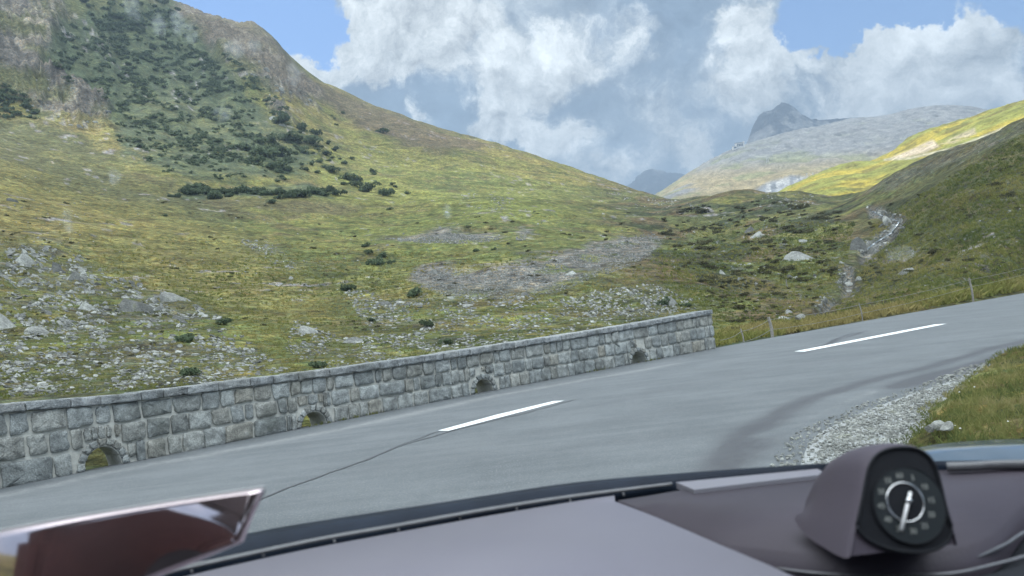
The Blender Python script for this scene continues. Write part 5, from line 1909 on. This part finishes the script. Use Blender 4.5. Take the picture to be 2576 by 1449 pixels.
back = -nrm; back.z = 0; back.normalize()
rim = [(-1.72, -1.35), (-1.52, -.78), (-1.36, -.35), (-1.18, .15), (-1.02, .62), (-.86, 1.0), (-.62, 1.27), (-.28, 1.42), (.12, 1.47), (.52, 1.43), (.80, 1.25), (.96, .95), (1.02, .5), (1.05, .05), (1.10, -.38), (1.18, -.75), (1.20, -1.05)]
rimv = [Vector(v) for v in cr([(x, y, 0) for x, y in rim], 4)]
rings = []
zf = ZD - .012
for t, sc_, dn in [(0, 1.0, 0), (.02, 1.03, 0), (.10, 1.05, .0), (.4, 1.05, .02), (.8, 1.02, .08), (1.3, .97, .2), (1.9, .88, .42), (2.5, .74, .75), (3.1, .56, 1.15)]:
    ringp = []
    for v in rimv:
        p = cp(v.x * sc_ - .15 * t, v.y * sc_ - dn * (.45 + .55 * float(sstep(-1.4, .5, v.y)))) + back * (t * UNIT * 1.25)
        ringp.append(p)
    rings.append(ringp)
b = bmesh.new()
rv = [[b.verts.new(p) for p in r_] for r_ in rings]
for A, B in zip(rv, rv[1:]):
    for k_ in range(len(A) - 1): b.faces.new((A[k_], A[k_ + 1], B[k_ + 1], B[k_]))
o = bm_obj("pod", b, m_pod, None, True); sub(o, clock)
# black recess face
b = bmesh.new()
arch_ = [v for v in rimv if v.y > -.62]
low_ = [Vector(v) for v in cr([(1.13, -.62, 0), (1.02, -.90, 0), (.62, -1.16, 0), (0, -1.25, 0), (-.7, -1.14, 0), (-1.22, -.90, 0), (-1.46, -.62, 0)], 5)]
oc_ = arch_ + low_[1:-1]
chin = [cp(v.x * .99, v.y * .99, -.07) for v in rimv]
b2 = bmesh.new()
b2.faces.new([b2.verts.new(p) for p in chin])
r_ = bmesh.ops.extrude_face_region(b2, geom=list(b2.faces))
for v in [g for g in r_["geom"] if isinstance(g, bmesh.types.BMVert)]: v.co += Vector(back) * (UNIT * .3)
o = bm_obj("pod_chin", b2, m_pod, None); sub(o, clock)
inner = [cp(v.x * .985, v.y * .985, -.02) for v in oc_]
b.faces.new([b.verts.new(p) for p in inner])
r_ = bmesh.ops.extrude_face_region(b, geom=list(b.faces))
for v in [g for g in r_["geom"] if isinstance(g, bmesh.types.BMVert)]: v.co += Vector(back) * (UNIT * .5)
o = bm_obj("recess", b, m_blk, None); sub(o, clock)
# rim lip
b = bmesh.new()
add_tube(b, [cp(v.x, v.y, .02) for v in oc_ + oc_[:1]], UNIT * .045, 8)
o = bm_obj("pod_lip", b, m_blk, None, True); sub(o, clock)
DC = (.0, -.02)


def disc(name, cx, cy, r0, r1, d0, d1, mat, seg=72):
    b = bmesh.new()
    R1 = [b.verts.new(cp(cx + math.cos(a) * r1, cy + math.sin(a) * r1, d0)) for a in np.linspace(0, 2 * math.pi, seg, endpoint=False)]
    R2 = [b.verts.new(cp(cx + math.cos(a) * r1, cy + math.sin(a) * r1, d1)) for a in np.linspace(0, 2 * math.pi, seg, endpoint=False)]
    for k_ in range(seg): b.faces.new((R1[k_], R1[(k_ + 1) % seg], R2[(k_ + 1) % seg], R2[k_]))
    if r0 <= 0:
        b.faces.new(R2)
    else:
        R3 = [b.verts.new(cp(cx + math.cos(a) * r0, cy + math.sin(a) * r0, d1)) for a in np.linspace(0, 2 * math.pi, seg, endpoint=False)]
        R4 = [b.verts.new(cp(cx + math.cos(a) * r0, cy + math.sin(a) * r0, d0)) for a in np.linspace(0, 2 * math.pi, seg, endpoint=False)]
        for k_ in range(seg):
            b.faces.new((R2[k_], R2[(k_ + 1) % seg], R3[(k_ + 1) % seg], R3[k_]))
            b.faces.new((R3[k_], R3[(k_ + 1) % seg], R4[(k_ + 1) % seg], R4[k_]))
    o = bm_obj(name, b, mat, None, r0 > 0)
    sub(o, clock)
    return o


m_face2 = simple_mat("dial_glass", (.007, .010, .012), (.010, .014, .016), 60, .4, 0, .001)
disc("dial", .06, -.04, 0, 1.0, -.02, .05, m_face2)
disc("dial_rim", .06, -.04, .98, 1.01, -.02, .07, m_blk)
disc("centre_dial", -.06, .03, 0, .50, .05, .058, m_blk)
disc("dial_ring", -.06, .03, .485, .52, .05, .085, m_chrome)
ndir = Vector((-.38, -.92, 0)).normalized()
hx, hy = -.02, .06


def needle_part(name, a, b_, r0, r1, d, mat=m_needle):
    bm_ = bmesh.new()
    add_tube(bm_, [cp(hx + ndir.x * a, hy + ndir.y * a, d), cp(hx + ndir.x * (a + b_) / 2, hy + ndir.y * (a + b_) / 2, d), cp(hx + ndir.x * b_, hy + ndir.y * b_, d)], [r0 * UNIT, (r0 + r1) / 2 * UNIT, r1 * UNIT], 10)
    o = bm_obj(name, bm_, mat, None, True); sub(o, clock)


needle_part("needle", -.24, .80, .042, .05, .16)
bm_ = bmesh.new()
bmesh.ops.create_uvsphere(bm_, u_segments=20, v_segments=12, radius=UNIT * .095)
for v in bm_.verts: v.co += cp(hx, hy, .17)
o = bm_obj("needle_hub", bm_, m_chrome, None, True); sub(o, clock)
nums = ["60", "5", "10", "15", "20", "25", "30", "35", "40", "45", "50", "55"]
for k_, tx in enumerate(nums):
    a = R(90 - 30 * k_ + 6)
    cu = bpy.data.curves.new("numeral", "FONT")
    cu.body = tx; cu.size = UNIT * .20; cu.align_x = "CENTER"; cu.align_y = "CENTER"; cu.extrude = UNIT * .004
    tmp = bpy.data.objects.new("numeral", cu)
    COL.objects.link(tmp)
    dg = bpy.context.evaluated_depsgraph_get()
    me = bpy.data.meshes.new_from_object(tmp.evaluated_get(dg))
    bpy.data.objects.remove(tmp)
    c0 = cp(-.03 + math.cos(a) * .70, .0 + math.sin(a) * .72, .058)
    Mx = Matrix((rx_, ry_, nrm)).transposed().to_4x4()
    Mx.translation = c0
    me.transform(Mx)
    o = link("numeral", me, m_mark); sub(o, clock)

# ---- driver display: a free-standing dark glossy screen
m_scr, nt = new_mat("display_glass")
oc = nt.n("ShaderNodeTexCoord").outputs["Object"]
finish(nt, (.62, .52, .53), .07, metal=.95, spec=.3)
m_edge = simple_mat("display_edge", (.36, .36, .37), (.42, .42, .42), 50, .4, 0, .001)
dr, dl = .58, .62
A = [Vector(dep(660, 1230, dr)), Vector(dep(330, 1281, (dr + dl) / 2)), Vector(dep(0, 1338, dl)), Vector(dep(-420, 1425, .68))]
Bp = [Vector(dep(602, 1364, dr - .010)), Vector(dep(420, 1440, (dr + dl) / 2 - .002)), Vector(dep(60, 1580, dl - .012)), Vector(dep(-380, 1760, .662))]
A, Bp = cr(A, 10), cr(Bp, 10)
b = bmesh.new()
nst = 14
rows = []
for p, q_ in zip(A, Bp):
    n_ = Vector((0, -1, .3)).normalized()
    rows.append([b.verts.new(p.lerp(q_, t) + n_ * (.0022 * math.sin(math.pi * t))) for t in np.linspace(0, 1, nst)])
for P, Q in zip(rows, rows[1:]):
    for k_ in range(nst - 1): b.faces.new((P[k_], Q[k_], Q[k_ + 1], P[k_ + 1]))
geo = bmesh.ops.extrude_face_region(b, geom=list(b.faces))
for v in [g for g in geo["geom"] if isinstance(g, bmesh.types.BMVert)]: v.co += Vector((0, .008, -.002))
o = bm_obj("driver_display", b, m_scr, car, True)
b = bmesh.new()
add_tube(b, [p + Vector((0, .004, .0008)) for p in A], .0008, 8)
bm_obj("display_edge", b, m_edge, car, True)

# ---- bonnet beyond the glass, at the right
b = bmesh.new()
up_ = [(2100, 1180), (2250, 1140), (2340, 1120), (2420, 1111), (2500, 1106), (2575, 1104), (2800, 1104), (3100, 1115)]
rows = []
for k_, (dz, dy) in enumerate([(-.10, .10), (-.02, .05), (0, 0), (-.004, -.06), (-.014, -.13), (-.03, -.22), (-.06, -.3)]):
    rows.append([b.verts.new(p + Vector((0, dy, dz))) for p in cr([dep(x, y, 1.42) for x, y in up_], 8)])
for P, Q in zip(rows, rows[1:]):
    for k_ in range(len(P) - 1): b.faces.new((P[k_], P[k_ + 1], Q[k_ + 1], Q[k_]))
geo = bmesh.ops.extrude_face_region(b, geom=list(b.faces))
for v in [g for g in geo["geom"] if isinstance(g, bmesh.types.BMVert)]: v.co += Vector((0, 0, -.02))
bm_obj("bonnet", b, m_hood, car, True)

# ---- windscreen
m_ws, nt = new_mat("windscreen_glass")
nt.t.links.new(nt.n("ShaderNodeBsdfTransparent", Color=(.95, .97, .97, 1)).outputs[0], nt.n("ShaderNodeOutputMaterial").inputs["Surface"])
foot_ = cr(lev([(-500, 1562), (200, 1430), (773, 1316), (1432, 1217), (2110, 1167), (2575, 1160), (3000, 1165)], .987), 8)
b = bmesh.new()
rows = []
for p in foot_:
    head = Vector((p.x * .82, p.y - .72, 1.60))
    rows.append([b.verts.new(p.lerp(head, t) + Vector((0, .05, .05)) * math.sin(math.pi * t)) for t in np.linspace(0, 1, 10)])
for P, Q in zip(rows, rows[1:]):
    for k_ in range(9): b.faces.new((P[k_], Q[k_], Q[k_ + 1], P[k_ + 1]))
ws = bm_obj("windscreen", b, m_ws, car, True)
# dried water spots on the outside of the glass
m_spot, nt = new_mat("dried_water")
ps = nt.n("ShaderNodeNewGeometry").outputs["Position"]
tr = nt.n("ShaderNodeBsdfTransparent", Color=(1, 1, 1, 1))
tl = nt.n("ShaderNodeBsdfTranslucent", Color=(.8, .86, .88, 1))
mx = nt.n("ShaderNodeMixShader", {})
nt.t.links.new(nt.smooth(nt.noise(ps, 260, 4, .7), .30, .75, .0, .10), mx.inputs[0])
nt.t.links.new(tr.outputs[0], mx.inputs[1]); nt.t.links.new(tl.outputs[0], mx.inputs[2])
nt.t.links.new(mx.outputs[0], nt.n("ShaderNodeOutputMaterial").inputs["Surface"])
wb = BVHTree.FromPolygons([tuple(v.co) for v in ws.data.vertices], [tuple(p.vertices) for p in ws.data.polygons])
for k_, (px, py, ra, rb) in enumerate([(402, 68, 16, 20), (448, 62, 14, 22), (480, 88, 14, 18), (330, 18, 16, 26), (590, 128, 22, 16), (640, 122, 16, 16), (738, 188, 15, 20), (1126, 534, 10, 15), (1565, 605, 10, 9), (288, 448, 12, 14), (170, 560, 9, 24), (560, 290, 20, 14), (2265, 640, 30, 14)]):
    d_ = Vector(ray(px, py))
    loc, n_, _i, dist = wb.ray_cast(Vector(EYE), d_)
    if loc is None: continue
    if n_.dot(d_) > 0: n_ = -n_
    ax = n_.cross(Vector((0, 0, 1))).normalized(); ay = ax.cross(n_)
    b = bmesh.new()
    ring = []
    for a in np.linspace(0, 2 * math.pi, 22, endpoint=False):
        w_ = .75 + .5 * float(fbm(np.array([math.cos(a) * 1.6 + k_ * 9]), np.array([math.sin(a) * 1.6]), 3, 5)[0])
        ring.append(tuple(loc - n_ * .0015 + ax * (math.cos(a) * ra * w_ * dist / FPX) + ay * (math.sin(a) * rb * w_ * dist / FPX * 1.5)))
    add_slab(b, ring, .0003, tuple(n_ * -1))
    o = bm_obj("water_spot", b, m_spot, None, True)
    o.parent = ws

# ---- the cabin behind the seats one looks from: roof lining, doors, rear seat, rear window
m_lin = simple_mat("roof_lining", (.075, .06, .065), (.10, .08, .085), 80, .9, .2, .002)
m_seat = simple_mat("seat_leather", (.10, .035, .035), (.13, .05, .045), 60, .6, .2, .002)


def cab(name, boxes, mat, bev=.03):
    b = bmesh.new()
    for cx, cy, cz, sx, sy, sz_ in boxes: box(b, cx, cy, cz, sx, sy, sz_)
    bmesh.ops.rotate(b, cent=(0, 0, 0), matrix=Matrix.Rotation(R(-14), 3, "Z"), verts=b.verts)
    return bm_obj(name, b, mat, car, False, bev)


cab("roof_lining", [(.1, -1.15, 1.66, 1.5, 2.3, .06)], m_lin)
cab("rear_seat", [(.1, -1.75, .72, 1.35, .25, .75)], m_seat, .06)
cab("headrest", [(-.3, -1.7, 1.20, .28, .12, .18)], m_seat, .05)
cab("headrest", [(.5, -1.7, 1.20, .28, .12, .18)], m_seat, .05)
cab("parcel_shelf", [(.1, -2.05, 1.02, 1.4, .5, .05)], m_lin)
for sx in (-.72, .92):
    cab("door", [(sx, -1.0, .75, .10, 2.6, .76)], m_seat, .03)
    cab("window_header", [(sx, -1.0, 1.46, .09, 2.6, .40)], m_lin, .02)
    cab("pillar", [(sx, -.75, 1.26, .08, .16, .24)], m_lin, .01)
    cab("pillar", [(sx, -1.95, 1.26, .08, .55, .24)], m_lin, .01)
    cab("pillar", [(sx, .22, 1.26, .08, .14, .24)], m_lin, .01)
cab("rear_window_header", [(.1, -2.28, 1.55, 1.55, .08, .24)], m_lin, .02)
cab("cabin_floor", [(.1, -.9, .30, 1.7, 2.8, .06)], m_lin, .01)
